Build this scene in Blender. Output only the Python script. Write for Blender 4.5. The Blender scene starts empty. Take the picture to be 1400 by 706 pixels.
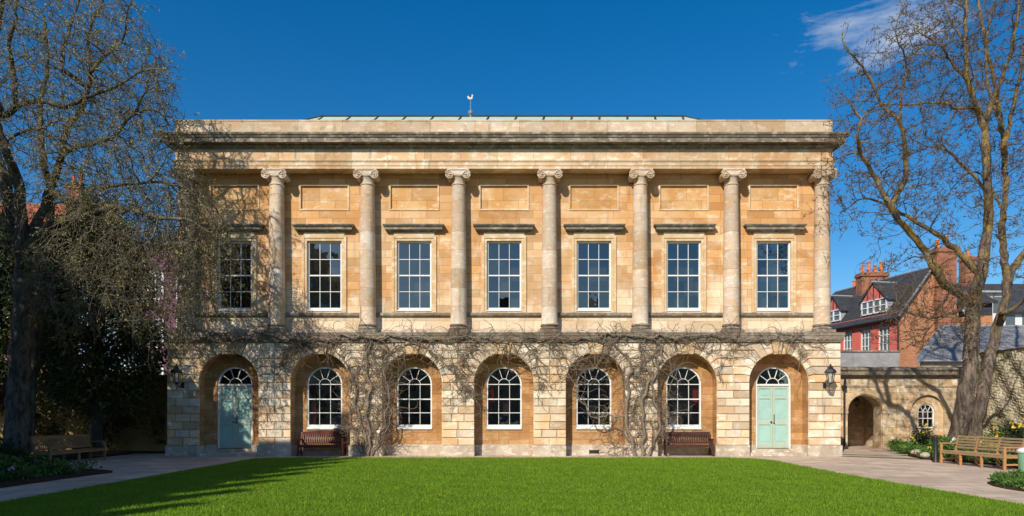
import bpy, bmesh, math, random
import numpy as np
from mathutils import Vector, Matrix, kdtree
random.seed(7); rng = np.random.default_rng(7)
R = math.radians; PI = math.pi
S = bpy.context.scene; COL = S.collection
F = 933.33
CAMZ = 1.6

# ------------------------------------------------------------------ camera
cd = bpy.data.cameras.new('camera'); cam = bpy.data.objects.new('camera', cd); COL.objects.link(cam)
cam.location = (0, 0, CAMZ); cam.rotation_euler = (R(90), 0, 0)
cd.sensor_width = 36; cd.lens = 24; cd.sensor_fit = 'HORIZONTAL'
cd.shift_y = (567 - 353) / 1400
cd.clip_start = 0.1; cd.clip_end = 2000
S.camera = cam

# ------------------------------------------------------------------ sun, sky
SUN = Vector((-0.52, -1.0, 0.80)).normalized()
elev = math.asin(SUN.z)
sd = bpy.data.lights.new('sun', 'SUN'); sd.energy = 4.9; sd.angle = R(0.53); sd.color = (1.0, 0.91, 0.78)
so = bpy.data.objects.new('sun', sd); COL.objects.link(so)
so.rotation_euler = (-SUN).to_track_quat('-Z', 'Y').to_euler()
W = bpy.data.worlds.new('World'); S.world = W; W.use_nodes = True
wn = W.node_tree; wn.nodes.clear()
def wnode(t, **k):
    n = wn.nodes.new(t)
    for a, b in k.items(): setattr(n, a, b)
    return n
sky = wnode('ShaderNodeTexSky', sky_type='NISHITA', sun_disc=False, sun_elevation=elev,
            sun_rotation=math.atan2(SUN.x, SUN.y), altitude=300, air_density=1.0, dust_density=0.7, ozone_density=3.0)
hs = wnode('ShaderNodeHueSaturation'); hs.inputs['Saturation'].default_value = 1.42; hs.inputs['Value'].default_value = 1.48
wn.links.new(sky.outputs[0], hs.inputs['Color'])
tc = wnode('ShaderNodeTexCoord')
def wm(op, a, b=None, clamp=False):
    n = wnode('ShaderNodeMath', operation=op, use_clamp=clamp)
    for i, v in enumerate((a, b)):
        if v is None: continue
        if isinstance(v, (int, float)): n.inputs[i].default_value = v
        else: wn.links.new(v, n.inputs[i])
    return n.outputs[0]
mp = wnode('ShaderNodeMapping'); mp.inputs['Scale'].default_value = (1, 1, 3.4)
wn.links.new(tc.outputs['Generated'], mp.inputs[0])
nz = wnode('ShaderNodeTexNoise'); nz.inputs['Scale'].default_value = 7.5; nz.inputs['Detail'].default_value = 8; nz.inputs['Roughness'].default_value = .66
nz.inputs['Distortion'].default_value = .5
wn.links.new(mp.outputs[0], nz.inputs['Vector'])
def blob(px, py, s):
    d = Vector(((px - 700) / F, 1, (567 - py) / F)).normalized()
    vd = wnode('ShaderNodeVectorMath', operation='DISTANCE')
    m2 = wnode('ShaderNodeMapping'); m2.inputs['Scale'].default_value = (1, 1, 2.1); wn.links.new(tc.outputs['Generated'], m2.inputs[0])
    wn.links.new(m2.outputs[0], vd.inputs[0]); vd.inputs[1].default_value = (d.x, d.y, d.z * 2.1)
    return wm('SUBTRACT', 1.0, wm('DIVIDE', vd.outputs['Value'], s), True)
blobs = wm('MAXIMUM', blob(1150, 42, .10), wm('MAXIMUM', blob(1225, 42, .14), wm('MULTIPLY', blob(1100, 78, .05), .8)))
cl = wm('MULTIPLY', wm('SUBTRACT', wm('ADD', wm('MULTIPLY', nz.outputs['Fac'], 2.1), wm('MULTIPLY', blobs, .62)), 1.33), 1.35, True)
cl = wm('MULTIPLY', cl, wm('MULTIPLY', blobs, 3.2, True))
# scattered cloud in the half of the sky behind the photographer
sx = wnode('ShaderNodeSeparateXYZ'); wn.links.new(tc.outputs['Generated'], sx.inputs[0])
back = wm('MULTIPLY', wm('MULTIPLY', sx.outputs[1], -4.0, True), wm('MULTIPLY', wm('SUBTRACT', nz.outputs['Fac'], .52), 4.0, True))
cl = wm('MAXIMUM', cl, wm('MULTIPLY', back, .5))
cmix = wnode('ShaderNodeMix', data_type='RGBA'); wn.links.new(wm('MULTIPLY', cl, .8), cmix.inputs[0])
wn.links.new(hs.outputs[0], cmix.inputs[6]); cmix.inputs[7].default_value = (8.6, 9.2, 10.2, 1)
bg = wnode('ShaderNodeBackground'); bg.inputs['Strength'].default_value = 0.085
wn.links.new(cmix.outputs[2], bg.inputs['Color'])
wo = wnode('ShaderNodeOutputWorld'); wn.links.new(bg.outputs[0], wo.inputs['Surface'])
vs = S.view_settings; vs.view_transform = 'Standard'; vs.look = 'None'; vs.gamma = 1; vs.exposure = 0.0
S.render.engine = 'CYCLES'
S.cycles.max_bounces = 6; S.cycles.transparent_max_bounces = 12

# ------------------------------------------------------------------ node helper for materials
class NT:
    def __init__(s, name):
        s.m = bpy.data.materials.new(name); s.m.use_nodes = True; s.t = s.m.node_tree; s.t.nodes.clear()
        s.out = s.n('ShaderNodeOutputMaterial'); s.b = s.n('ShaderNodeBsdfPrincipled')
        s.l(s.b.outputs[0], s.out.inputs[0])
        s.pos = s.n('ShaderNodeNewGeometry')
    def n(s, t, **k):
        n = s.t.nodes.new(t)
        for a, b in k.items(): setattr(n, a, b)
        return n
    def l(s, a, b): s.t.links.new(a, b)
    def val(s, x, sock):
        if isinstance(x, (int, float)): sock.default_value = x
        elif isinstance(x, tuple): sock.default_value = x if len(x) == len(sock.default_value) else x + (1,)
        else: s.l(x, sock)
    def math(s, op, a, b=None, c=None, clamp=False):
        n = s.n('ShaderNodeMath', operation=op, use_clamp=clamp)
        for i, v in enumerate((a, b, c)):
            if v is not None: s.val(v, n.inputs[i])
        return n.outputs[0]
    def map(s, scale=(1, 1, 1), loc=(0, 0, 0), rot=(0, 0, 0), src=None):
        n = s.n('ShaderNodeMapping'); n.inputs['Scale'].default_value = scale; n.inputs['Location'].default_value = loc
        n.inputs['Rotation'].default_value = rot
        s.l(src or s.pos.outputs['Position'], n.inputs[0]); return n.outputs[0]
    def noise(s, scale, detail=4, rough=.55, vec=None, dist=0.0):
        n = s.n('ShaderNodeTexNoise'); n.inputs['Scale'].default_value = scale; n.inputs['Detail'].default_value = detail
        n.inputs['Roughness'].default_value = rough; n.inputs['Distortion'].default_value = dist
        s.l(vec or s.pos.outputs['Position'], n.inputs['Vector']); return n.outputs['Fac']
    def ramp(s, f, lo, hi):      # smooth 0..1 between lo and hi
        n = s.n('ShaderNodeMapRange', interpolation_type='SMOOTHSTEP')
        s.l(f, n.inputs[0]); n.inputs[1].default_value = lo; n.inputs[2].default_value = hi; return n.outputs[0]
    def mix(s, f, a, b, blend='MIX'):
        n = s.n('ShaderNodeMix', data_type='RGBA', blend_type=blend)
        s.val(f, n.inputs[0]); s.val(a, n.inputs[6]); s.val(b, n.inputs[7]); return n.outputs[2]
    def scalec(s, col, f):       # colour times a scalar
        n = s.n('ShaderNodeVectorMath', operation='SCALE'); s.val(col, n.inputs[0]); s.val(f, n.inputs['Scale']); return n.outputs[0]
    def bump(s, h, strength=.5, dist=.02, normal=None):
        n = s.n('ShaderNodeBump'); n.inputs['Strength'].default_value = strength; n.inputs['Distance'].default_value = dist
        s.l(h, n.inputs['Height'])
        if normal: s.l(normal, n.inputs['Normal'])
        return n.outputs[0]
    def fin(s, col, rough=.8, normal=None, spec=.3):
        s.val(col, s.b.inputs['Base Color']); s.val(rough, s.b.inputs['Roughness'])
        s.b.inputs['Specular IOR Level'].default_value = spec
        if normal: s.l(normal, s.b.inputs['Normal'])
        return s.m

def plain(name, col, rough=.6, spec=.4, var=.12, scale=3, metallic=0):
    t = NT(name); n = t.noise(scale, 5, .6)
    c = t.scalec(col, t.math('ADD', 1 - var, t.math('MULTIPLY', n, 2 * var)))
    t.b.inputs['Metallic'].default_value = metallic
    return t.fin(c, rough, t.bump(t.noise(scale * 8, 3), .15, .01), spec)

def stone(name, base, light, warm, grime=(.12, .10, .075), patch=.7, grime_amt=.25, streak=.25, ashlar=None, island=.0, fine=.10, bumpd=.012, moss=None, soft=0, wash=None):
    """weathered limestone: large tint patches, fine grain, vertical streaks, optional ashlar joints"""
    t = NT(name)
    n1 = t.noise(patch, 5, .6, dist=.4)
    n2 = t.noise(patch * 2.7, 6, .62, t.map((1, 1, 1.8), (7, 3, 1)))
    n3 = t.noise(22, 4, .65)
    st = t.noise(2.2, 5, .6, t.map((1.6, 1.6, .22), (2, 9, 4)))
    c = t.mix(t.ramp(n1, .38, .62), base, warm)
    c = t.mix(t.math('MULTIPLY', t.ramp(n2, .50, .74 if soft else .66), .9), c, light)
    if wash:      # rain-washed paler stone low on the wall, ochre kept high under the entablature
        sw = t.n('ShaderNodeSeparateXYZ'); t.l(t.pos.outputs['Position'], sw.inputs[0])
        zz = t.math('ADD', sw.outputs[2], t.math('MULTIPLY', t.math('SUBTRACT', t.noise(1.1, 6, .65, t.map((1, 1, .6), (17, 3, 2))), .5), 7))
        c = t.mix(t.math('MULTIPLY', t.ramp(zz, wash[0] + 2.2, wash[0]), .75), c, light); c = t.mix(t.math('MULTIPLY', t.ramp(zz, wash[1] - 1, wash[1] + 2.5), .75), c, warm)
    h = t.noise(55, 3, .7)
    if ashlar:
        bw, bh = ashlar
        sp = t.n('ShaderNodeSeparateXYZ'); t.l(t.pos.outputs['Position'], sp.inputs[0])
        cb = t.n('ShaderNodeCombineXYZ')
        t.l(t.math('ADD', sp.outputs[0], t.math('MULTIPLY', sp.outputs[1], .93)), cb.inputs[0]); t.l(sp.outputs[2], cb.inputs[1])
        br = t.n('ShaderNodeTexBrick'); t.l(cb.outputs[0], br.inputs['Vector'])
        br.inputs['Scale'].default_value = 1; br.inputs['Brick Width'].default_value = bw; br.inputs['Row Height'].default_value = bh
        br.inputs['Mortar Size'].default_value = .008; br.inputs['Mortar Smooth'].default_value = .3; br.inputs['Bias'].default_value = 0
        br.inputs['Color1'].default_value = (.76, .70, .64, 1); br.inputs['Color2'].default_value = (1.18, 1.22, 1.30, 1); br.inputs['Mortar'].default_value = (.5, .44, .38, 1)
        c = t.mix(.85, c, br.outputs['Color'], 'MULTIPLY')
    if island:
        f = t.math('ADD', 1 - island, t.math('MULTIPLY', t.pos.outputs['Random Per Island'], 2 * island))
        wn_ = t.n('ShaderNodeTexWhiteNoise', noise_dimensions='1D'); t.l(t.math('MULTIPLY', t.pos.outputs['Random Per Island'], 91.7), wn_.inputs['W'])
        c = t.mix(t.math('MULTIPLY', wn_.outputs['Value'], .55), c, light)
        wn2 = t.n('ShaderNodeTexWhiteNoise', noise_dimensions='1D'); t.l(t.math('MULTIPLY', t.pos.outputs['Random Per Island'], 37.3), wn2.inputs['W'])
        c = t.mix(t.ramp(wn2.outputs['Value'], .62, .95), c, t.mix(.6, c, warm))
        c = t.scalec(c, f)
    c = t.mix(t.math('MULTIPLY', t.ramp(st, .56, .74), streak), c, grime)
    c = t.mix(t.math('MULTIPLY', t.ramp(t.noise(3.1, 7, .7, t.map((1, 1, 1), (31, 5, 8))), .55, .75), grime_amt), c, grime)
    if moss: c = t.mix(t.math('MULTIPLY', t.ramp(t.noise(1.7, 6, .7, t.map((1, 1, 1), (3, 55, 8))), .48, .68), moss[1]), c, moss[0])
    c = t.scalec(c, t.math('ADD', 1 - fine, t.math('MULTIPLY', n3, 2 * fine)))
    hh = t.math('ADD', t.math('MULTIPLY', h, .5), t.noise(9, 5, .65))
    return t.fin(c, .9, t.bump(hh, .7, bumpd), .2)

M = {}
M['upper']   = stone('ochre_ashlar', (.67, .45, .245), (.80, .68, .49), (.62, .335, .13), ashlar=(1.05, .31), grime_amt=.24, streak=.36, patch=.55, soft=1, wash=(5.0, 8.8))
M['rust']    = stone('rusticated_limestone', (.68, .53, .36), (.88, .81, .67), (.64, .42, .22), island=.27, grime_amt=.36, streak=.42, bumpd=.02)
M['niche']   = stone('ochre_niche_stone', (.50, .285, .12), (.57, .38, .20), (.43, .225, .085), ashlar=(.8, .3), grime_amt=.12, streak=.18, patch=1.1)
M['plinth']  = stone('pale_plinth_stone', (.58, .50, .39), (.78, .70, .56), (.44, .37, .28), grime_amt=.40, streak=.3, patch=1.4)
M['column']  = stone('column_limestone', (.60, .50, .38), (.80, .72, .59), (.60, .43, .27), ashlar=(3.1, .72), soft=1, grime_amt=.5, streak=.42, patch=1.7)
M['frieze']  = stone('frieze_stone', (.68, .52, .33), (.82, .71, .53), (.62, .40, .21), ashlar=(1.4, 3.0), grime_amt=.36, streak=.5, patch=.9)
M['cornice'] = stone('weathered_cornice_stone', (.24, .205, .155), (.44, .38, .30), (.17, .14, .10), grime=(.04, .036, .028), grime_amt=.8, streak=.55, patch=1.6)
M['parapet'] = stone('parapet_stone', (.58, .47, .33), (.70, .60, .45), (.56, .40, .24), grime=(.16, .14, .11), ashlar=(1.7, 3.0), grime_amt=.62, streak=.55, patch=1.3)
M['band']    = stone('lichened_band_stone', (.27, .23, .17), (.42, .36, .28), (.20, .16, .115), grime=(.06, .05, .04), ashlar=(1.5, 3), grime_amt=.55, streak=.4, patch=2)
M['panel']   = stone('ochre_panel_stone', (.65, .41, .19), (.76, .60, .41), (.58, .31, .11), soft=1, ashlar=(1.2, .5), grime_amt=.12, streak=.12, patch=1.2)
M['surround']= stone('smooth_surround_stone', (.68, .51, .31), (.78, .67, .49), (.62, .41, .21), grime_amt=.10, streak=.12, patch=1.2)
M['wing']    = stone('wing_limestone', (.62, .51, .35), (.80, .71, .54), (.58, .41, .23), ashlar=(.8, .33), grime_amt=.4, streak=.35, patch=1.0, moss=((.20, .18, .10), .12))
M['rubble']  = None
M['white']   = plain('white_gloss_paint', (.80, .80, .78), .45, .5, .04)
M['black']   = plain('black_iron', (.02, .02, .022), .45, .5, .2)
M['lead']    = plain('grey_lead', (.20, .22, .25), .5, .5, .15)
M['copper']  = plain('green_copper_roof', (.38, .54, .45), .55, .4, .12)
M['greylead'] = plain('pale_grey_lead', (.36, .38, .40), .55, .4, .12)
M['gold']    = plain('gilded_metal', (.5, .42, .28), .5, .5, .1, metallic=.3)
M['doorframe'] = plain('sage_door_paint', (.44, .53, .43), .55, .4, .2)
M['doorpanel'] = plain('aqua_door_paint', (.36, .58, .51), .55, .4, .2)
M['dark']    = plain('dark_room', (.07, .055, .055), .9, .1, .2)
M['curtain'] = plain('red_curtain', (.42, .05, .02), .9, .1, .2)
M['terracotta'] = plain('terracotta_pot', (.62, .20, .07), .8, .2, .15)
M['grey_render'] = stone('grey_render', (.34, .34, .33), (.42, .41, .40), (.28, .29, .30), grime_amt=.4, streak=.5)

def rubble_mat():
    t = NT('rubble_wall_stone')
    vo = t.n('ShaderNodeTexVoronoi', feature='DISTANCE_TO_EDGE'); vo.inputs['Scale'].default_value = 1.7
    wv = t.n('ShaderNodeVectorMath', operation='ADD'); t.l(t.map((1, 1, 1.7)), wv.inputs[0])
    ns = t.n('ShaderNodeTexNoise'); ns.inputs['Scale'].default_value = 2; t.l(t.pos.outputs['Position'], ns.inputs['Vector'])
    t.l(t.scalec(ns.outputs['Color'], .5), wv.inputs[1]); t.l(wv.outputs[0], vo.inputs['Vector'])
    v2 = t.n('ShaderNodeTexVoronoi'); v2.inputs['Scale'].default_value = 1.7; t.l(wv.outputs[0], v2.inputs['Vector'])
    sp = t.n('ShaderNodeSeparateColor'); t.l(v2.outputs['Color'], sp.inputs[0])
    c = t.mix(sp.outputs[0], (.44, .37, .26), (.60, .52, .38)); c = t.mix(t.ramp(t.noise(1.3, 6, .7), .40, .65), c, (.27, .24, .12))
    c = t.mix(t.math('MULTIPLY', t.ramp(vo.outputs['Distance'], .05, .0), .6), c, (.3, .26, .18))
    h = t.math('ADD', t.ramp(vo.outputs['Distance'], 0, .12), t.math('MULTIPLY', t.noise(5, 6, .7), 1.6))
    return t.fin(c, .95, t.bump(h, .7, .045), .15)
M['rubble'] = rubble_mat()

def brick_mat(name, c1, c2, mortar, w=.23, h=.075, var=.25):
    t = NT(name)
    sp = t.n('ShaderNodeSeparateXYZ'); t.l(t.pos.outputs['Position'], sp.inputs[0]); cb = t.n('ShaderNodeCombineXYZ')
    t.l(t.math('ADD', sp.outputs[0], sp.outputs[1]), cb.inputs[0]); t.l(sp.outputs[2], cb.inputs[1])
    br = t.n('ShaderNodeTexBrick'); t.l(cb.outputs[0], br.inputs['Vector']); br.inputs['Scale'].default_value = 1
    br.inputs['Brick Width'].default_value = w; br.inputs['Row Height'].default_value = h; br.inputs['Mortar Size'].default_value = .006
    br.inputs['Color1'].default_value = c1 + (1,); br.inputs['Color2'].default_value = c2 + (1,); br.inputs['Mortar'].default_value = mortar + (1,)
    c = t.scalec(br.outputs['Color'], t.math('ADD', 1 - var, t.math('MULTIPLY', t.noise(1.1, 7, .7), 2 * var)))
    return t.fin(c, .9, t.bump(br.outputs['Fac'], -.4, .01), .2)
M['brick'] = brick_mat('orange_brick', (.56, .24, .11), (.42, .16, .075), (.42, .30, .2), var=.35)
M['chimbrick'] = brick_mat('dark_chimney_brick', (.42, .16, .08), (.28, .10, .06), (.22, .16, .12), var=.35)
M['oldbrick'] = brick_mat('mossy_old_brick', (.34, .24, .10), (.27, .19, .07), (.2, .16, .09), var=.45)
M['redpaint'] = brick_mat('red_painted_brick', (.72, .17, .13), (.68, .155, .12), (.62, .14, .11), var=.12)
M['purple'] = plain('mauve_render', (.17, .085, .125), .85, .2, .15, 1.2)
M['skyblue'] = plain('pale_blue_render', (.22, .38, .52), .85, .2, .12, 1.2)
M['whiterender'] = plain('white_render', (.72, .72, .70), .8, .2, .08, 1.2)
M['slate'] = brick_mat('grey_slate', (.038, .042, .052), (.06, .063, .073), (.02, .02, .025), w=.28, h=.16, var=.3)
M['slatelight'] = brick_mat('weathered_slate', (.19, .19, .20), (.27, .27, .28), (.10, .10, .10), w=.28, h=.16, var=.35)
M['clay'] = brick_mat('red_clay_tiles', (.40, .13, .07), (.30, .10, .06), (.12, .05, .03), w=.2, h=.14, var=.3)

def glass_mat():
    t = NT('old_window_glass')
    tr = t.n('ShaderNodeBsdfTransparent'); tr.inputs[0].default_value = (.62, .66, .66, 1)
    gl = t.n('ShaderNodeBsdfGlossy'); gl.inputs['Roughness'].default_value = .015; gl.inputs['Color'].default_value = (.95, .95, .88, 1)
    fr = t.n('ShaderNodeFresnel'); fr.inputs['IOR'].default_value = 2.3
    b = t.bump(t.noise(1.6, 2, .5), .25, .02)
    t.l(b, gl.inputs['Normal'])
    mx = t.n('ShaderNodeMixShader'); t.l(fr.outputs[0], mx.inputs[0]); t.l(tr.outputs[0], mx.inputs[1]); t.l(gl.outputs[0], mx.inputs[2])
    t.t.nodes.remove(t.b); t.l(mx.outputs[0], t.out.inputs[0]); return t.m
M['glass'] = glass_mat()

def wood(name, a, b, grain=(2, 30, 30), rough=.7):
    t = NT(name); tcn = t.n('ShaderNodeTexCoord')
    n = t.noise(1.0, 5, .6, t.map(grain, src=tcn.outputs['Object'])); n2 = t.noise(2.5, 4, .6)
    c = t.mix(t.ramp(n, .3, .7), a, b); c = t.scalec(c, t.math('ADD', .75, t.math('MULTIPLY', n2, .5)))
    return t.fin(c, rough, t.bump(n, .3, .004), .3)
M['mahog'] = wood('dark_mahogany_stain', (.085, .022, .016), (.14, .035, .022), (2, 30, 30), .5)
M['mahog2'] = wood('dark_brown_stain', (.055, .022, .018), (.085, .035, .028), (2, 30, 30), .5)
M['teak'] = wood('weathered_teak', (.40, .19, .075), (.55, .29, .125), (30, 2, 30))
M['teakslat'] = wood('greyed_teak', (.30, .20, .12), (.43, .31, .19), (30, 2, 30))
M['oldteak'] = wood('old_dark_teak', (.22, .13, .065), (.32, .20, .10), (30, 2, 30))

def lawn_mat():
    t = NT('mown_grass_turf')
    n = t.noise(.5, 5, .6); n2 = t.noise(9, 6, .7); n3 = t.noise(60, 3, .7)
    st = t.noise(1, 3, .5, t.map((.25, 2.2, 1)))
    c = t.mix(t.ramp(n2, .3, .7), (.09, .18, .010), (.16, .27, .015)); c = t.mix(t.ramp(n, .4, .65), c, (.15, .26, .02))
    c = t.mix(t.math('MULTIPLY', t.ramp(st, .45, .6), .35), c, (.08, .19, .010))
    c = t.scalec(c, t.math('ADD', .6, t.math('MULTIPLY', n3, .8)))
    return t.fin(c, .9, t.bump(t.math('ADD', n3, t.noise(18, 4, .7)), 1, .05), .15)
M['lawn'] = lawn_mat()
def blade_mat(name, a, b, tip=(.16, .2, .05)):
    t = NT(name)
    c = t.mix(t.pos.outputs['Random Per Island'], a, b)
    c = t.scalec(c, t.math('ADD', .45, t.math('ADD', t.math('MULTIPLY', t.noise(.8, 7, .72), .75), t.math('MULTIPLY', t.noise(1, 4, .6, t.map((.18, 1.9, 1))), .42))))
    df = t.n('ShaderNodeBsdfTranslucent'); t.l(c, df.inputs[0])
    t.val(c, t.b.inputs['Base Color']); t.b.inputs['Roughness'].default_value = .55; t.b.inputs['Specular IOR Level'].default_value = .3
    mx = t.n('ShaderNodeMixShader'); mx.inputs[0].default_value = .3
    t.l(t.b.outputs[0], mx.inputs[1]); t.l(df.outputs[0], mx.inputs[2]); t.l(mx.outputs[0], t.out.inputs[0]); return t.m
M['blade'] = blade_mat('grass_blades', (.12, .235, .008), (.24, .385, .022))
M['leafever'] = blade_mat('evergreen_spray', (.05, .065, .02), (.14, .14, .04))
M['leafdark'] = blade_mat('dark_evergreen_leaf', (.018, .035, .012), (.05, .075, .022))
M['leafmid'] = blade_mat('bed_plant_leaf', (.05, .12, .02), (.12, .22, .04))
M['leaflight'] = blade_mat('fresh_green_leaf', (.08, .18, .03), (.16, .28, .05))
M['leafolive'] = blade_mat('dull_olive_leaf', (.05, .08, .02), (.11, .13, .03))
M['bud'] = blade_mat('opening_buds', (.32, .24, .15), (.32, .35, .07))
M['budbrown'] = blade_mat('brown_buds', (.10, .06, .035), (.16, .10, .05))
M['yellow'] = plain('yellow_petals', (.75, .52, .02), .7, .2, .1)
M['pink'] = plain('pink_petals', (.6, .35, .45), .7, .2, .1)
M['bluefl'] = plain('blue_petals', (.12, .2, .6), .7, .2, .1)

def flag_mat():
    t = NT('flagstone_paving')
    sp = t.n('ShaderNodeSeparateXYZ'); t.l(t.pos.outputs['Position'], sp.inputs[0]); cb = t.n('ShaderNodeCombineXYZ')
    t.l(sp.outputs[0], cb.inputs[0]); t.l(sp.outputs[1], cb.inputs[1])
    br = t.n('ShaderNodeTexBrick'); t.l(cb.outputs[0], br.inputs['Vector']); br.inputs['Scale'].default_value = 1
    br.inputs['Brick Width'].default_value = .85; br.inputs['Row Height'].default_value = .55; br.inputs['Mortar Size'].default_value = .014
    br.inputs['Color1'].default_value = (.46, .35, .26, 1); br.inputs['Color2'].default_value = (.62, .49, .37, 1); br.inputs['Mortar'].default_value = (.24, .19, .13, 1)
    br.offset = .37
    c = t.scalec(br.outputs['Color'], t.math('ADD', .62, t.math('MULTIPLY', t.noise(.9, 7, .7), .75)))
    c = t.mix(t.math('MULTIPLY', t.ramp(t.noise(2.5, 6, .7), .55, .75), .35), c, (.24, .21, .15))
    h = t.math('ADD', t.math('MULTIPLY', br.outputs['Fac'], -1), t.noise(8, 5, .7))
    return t.fin(c, .85, t.bump(h, .4, .02), .25)
M['flag'] = flag_mat()
M['soil'] = plain('bed_soil', (.05, .035, .022), .95, .1, .4, 6)
M['ground'] = plain('rough_ground', (.11, .10, .07), .95, .1, .3, .5)

def bark(name, a, b, lichen=None, amt=.5, z0=4.5):
    t = NT(name)
    n = t.noise(3, 6, .7, t.map((3, 3, .7))); n2 = t.noise(1.2, 5, .6)
    c = t.mix(t.ramp(n, .36, .62), a, b)
    c = t.scalec(c, t.math('ADD', .5, n2)); c = t.mix(t.ramp(t.noise(1.6, 7, .75, t.map((2.2, 2.2, 1.2), (4, 1, 7))), .60, .68), c, t.scalec(c, .35))
    if lichen:
        sp = t.n('ShaderNodeSeparateXYZ'); t.l(t.pos.outputs['Position'], sp.inputs[0])
        k = t.math('MULTIPLY', t.ramp(t.noise(2.0, 6, .65, t.map((1, 1, 1), (9, 2, 5))), .42, .60), t.ramp(sp.outputs[2], z0 - 1.5, z0 + 3.5))
        c = t.mix(t.math('MULTIPLY', k, amt), c, lichen)
    return t.fin(c, .9, t.bump(t.noise(4, 6, .75, t.map((4, 4, 1))), 1, .10), .2)
M['bark_r'] = bark('grey_brown_bark', (.075, .056, .045), (.25, .195, .15), (.40, .27, .05), .65)
M['bark_l'] = bark('mossy_grey_bark', (.07, .055, .04), (.22, .19, .15), (.22, .19, .05), .5, 3)
M['bark_d'] = bark('dark_bark', (.07, .055, .04), (.14, .11, .085))
M['twig_r'] = bark('brown_twig_bark', (.10, .078, .055), (.23, .18, .125), (.40, .28, .06), .5)
M['twig_l'] = bark('olive_twig_bark', (.12, .10, .075), (.32, .28, .22), (.28, .24, .07), .35)
M['vine'] = bark('grey_vine_bark', (.20, .155, .115), (.34, .275, .21))

# ------------------------------------------------------------------ mesh building
WO = {}
def link(o, parent, origin):
    COL.objects.link(o); WO[o.name] = Vector(origin)
    if parent is not None:
        o.parent = parent; o.location = Vector(origin) - WO[parent.name]
    else: o.location = origin
def tag(o, label=None, cat=None, group=None, kind=None):
    if label: o['label'] = label
    if cat: o['category'] = cat
    if group: o['group'] = group
    if kind: o['kind'] = kind
    return o
def empty(name, loc=(0, 0, 0), label=None, cat=None, group=None, kind=None):
    o = bpy.data.objects.new(name, None); o.empty_display_size = .3; link(o, None, loc); return tag(o, label, cat, group, kind)

class MB:
    def __init__(s): s.v = []; s.f = []
    def poly(s, pts): 
        n = len(s.v); s.v += [tuple(p) for p in pts]; s.f.append(tuple(range(n, n + len(pts))))
    def quad(s, a, b, c, d): s.poly((a, b, c, d))
    def box(s, x0, x1, y0, y1, z0, z1):
        n = len(s.v)
        s.v += [(x, y, z) for z in (z0, z1) for y in (y0, y1) for x in (x0, x1)]
        s.f += [tuple(n + i for i in q) for q in ((0, 2, 3, 1), (4, 5, 7, 6), (0, 1, 5, 4), (2, 6, 7, 3), (0, 4, 6, 2), (1, 3, 7, 5))]
        return s
    def cbox(s, x0, x1, y0, y1, z0, z1, c=.008):   # box with chamfered front edges all round (8-corner bevel kept cheap)
        bm = bmesh.new(); bmesh.ops.create_cube(bm, size=1)
        for v in bm.verts: v.co = Vector(((x0 + x1) / 2 + v.co.x * (x1 - x0), (y0 + y1) / 2 + v.co.y * (y1 - y0), (z0 + z1) / 2 + v.co.z * (z1 - z0)))
        bmesh.ops.bevel(bm, geom=list(bm.edges), offset=c, segments=1, affect='EDGES')
        s.add_bm(bm); return s
    def add_bm(s, bm, mat=None):
        n = len(s.v); bm.verts.index_update()
        s.v += [tuple((mat @ v.co) if mat else v.co) for v in bm.verts]; s.f += [tuple(n + v.index for v in f.verts) for f in bm.faces]; bm.free()
    def prism(s, pts, axis, a, b):   # 2-D outline pushed along an axis from a to b
        def P(p, t):
            return {'x': (t, p[0], p[1]), 'y': (p[0], t, p[1]), 'z': (p[0], p[1], t)}[axis]
        n = len(s.v); k = len(pts)
        s.v += [P(p, a) for p in pts] + [P(p, b) for p in pts]
        s.f.append(tuple(n + i for i in range(k))); s.f.append(tuple(n + k + i for i in reversed(range(k))))
        for i in range(k):
            j = (i + 1) % k; s.f.append((n + i, n + k + i, n + k + j, n + j))
        return s
    def lathe(s, cx, cy, prof, seg=24, a0=0, a1=2 * PI):
        n = len(s.v); full = abs(a1 - a0 - 2 * PI) < 1e-6; m = seg if full else seg + 1
        for r, z in prof:
            for i in range(m):
                a = a0 + (a1 - a0) * i / seg; s.v.append((cx + r * math.cos(a), cy + r * math.sin(a), z))
        for j in range(len(prof) - 1):
            for i in range(seg):
                k = (i + 1) % m; s.f.append((n + j * m + i, n + j * m + k, n + (j + 1) * m + k, n + (j + 1) * m + i))
        if full:
            s.f.append(tuple(n + i for i in reversed(range(m)))); s.f.append(tuple(n + (len(prof) - 1) * m + i for i in range(m)))
        return s
    def tube(s, pts, r, sides=6):
        pts = np.array(pts, float); rr = np.full(len(pts), r) if np.isscalar(r) else np.array(r, float)
        v, q = tubes(pts[None], rr[None], sides); n = len(s.v)
        s.v += [tuple(x) for x in v]; s.f += [tuple(n + i for i in a) for a in q.tolist()]
        k = len(pts); s.f.append(tuple(n + i for i in range(sides))); s.f.append(tuple(n + (k - 1) * sides + i for i in reversed(range(sides))))
        return s
    def build(s, name, mat, parent=None, origin=None, smooth=False, **tags):
        v = np.array(s.v, float)
        if origin is None:
            lo, hi = v.min(0), v.max(0); origin = ((lo[0] + hi[0]) / 2, (lo[1] + hi[1]) / 2, lo[2])
        me = bpy.data.meshes.new(name); me.from_pydata((v - np.array(origin)).tolist(), [], s.f); me.update()
        bm = bmesh.new(); bm.from_mesh(me); bmesh.ops.recalc_face_normals(bm, faces=bm.faces) if len(s.f) < 30000 else None; bm.to_mesh(me); bm.free()
        me.materials.append(mat if not isinstance(mat, str) else M[mat])
        if smooth:
            me.shade_smooth() if not isinstance(smooth, float) else me.set_sharp_from_angle(angle=smooth)
            if isinstance(smooth, float):
                me.polygons.foreach_set('use_smooth', np.ones(len(me.polygons), bool)); me.set_sharp_from_angle(angle=smooth)
        o = bpy.data.objects.new(name, me); link(o, parent, origin); return tag(o, **tags)

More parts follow.
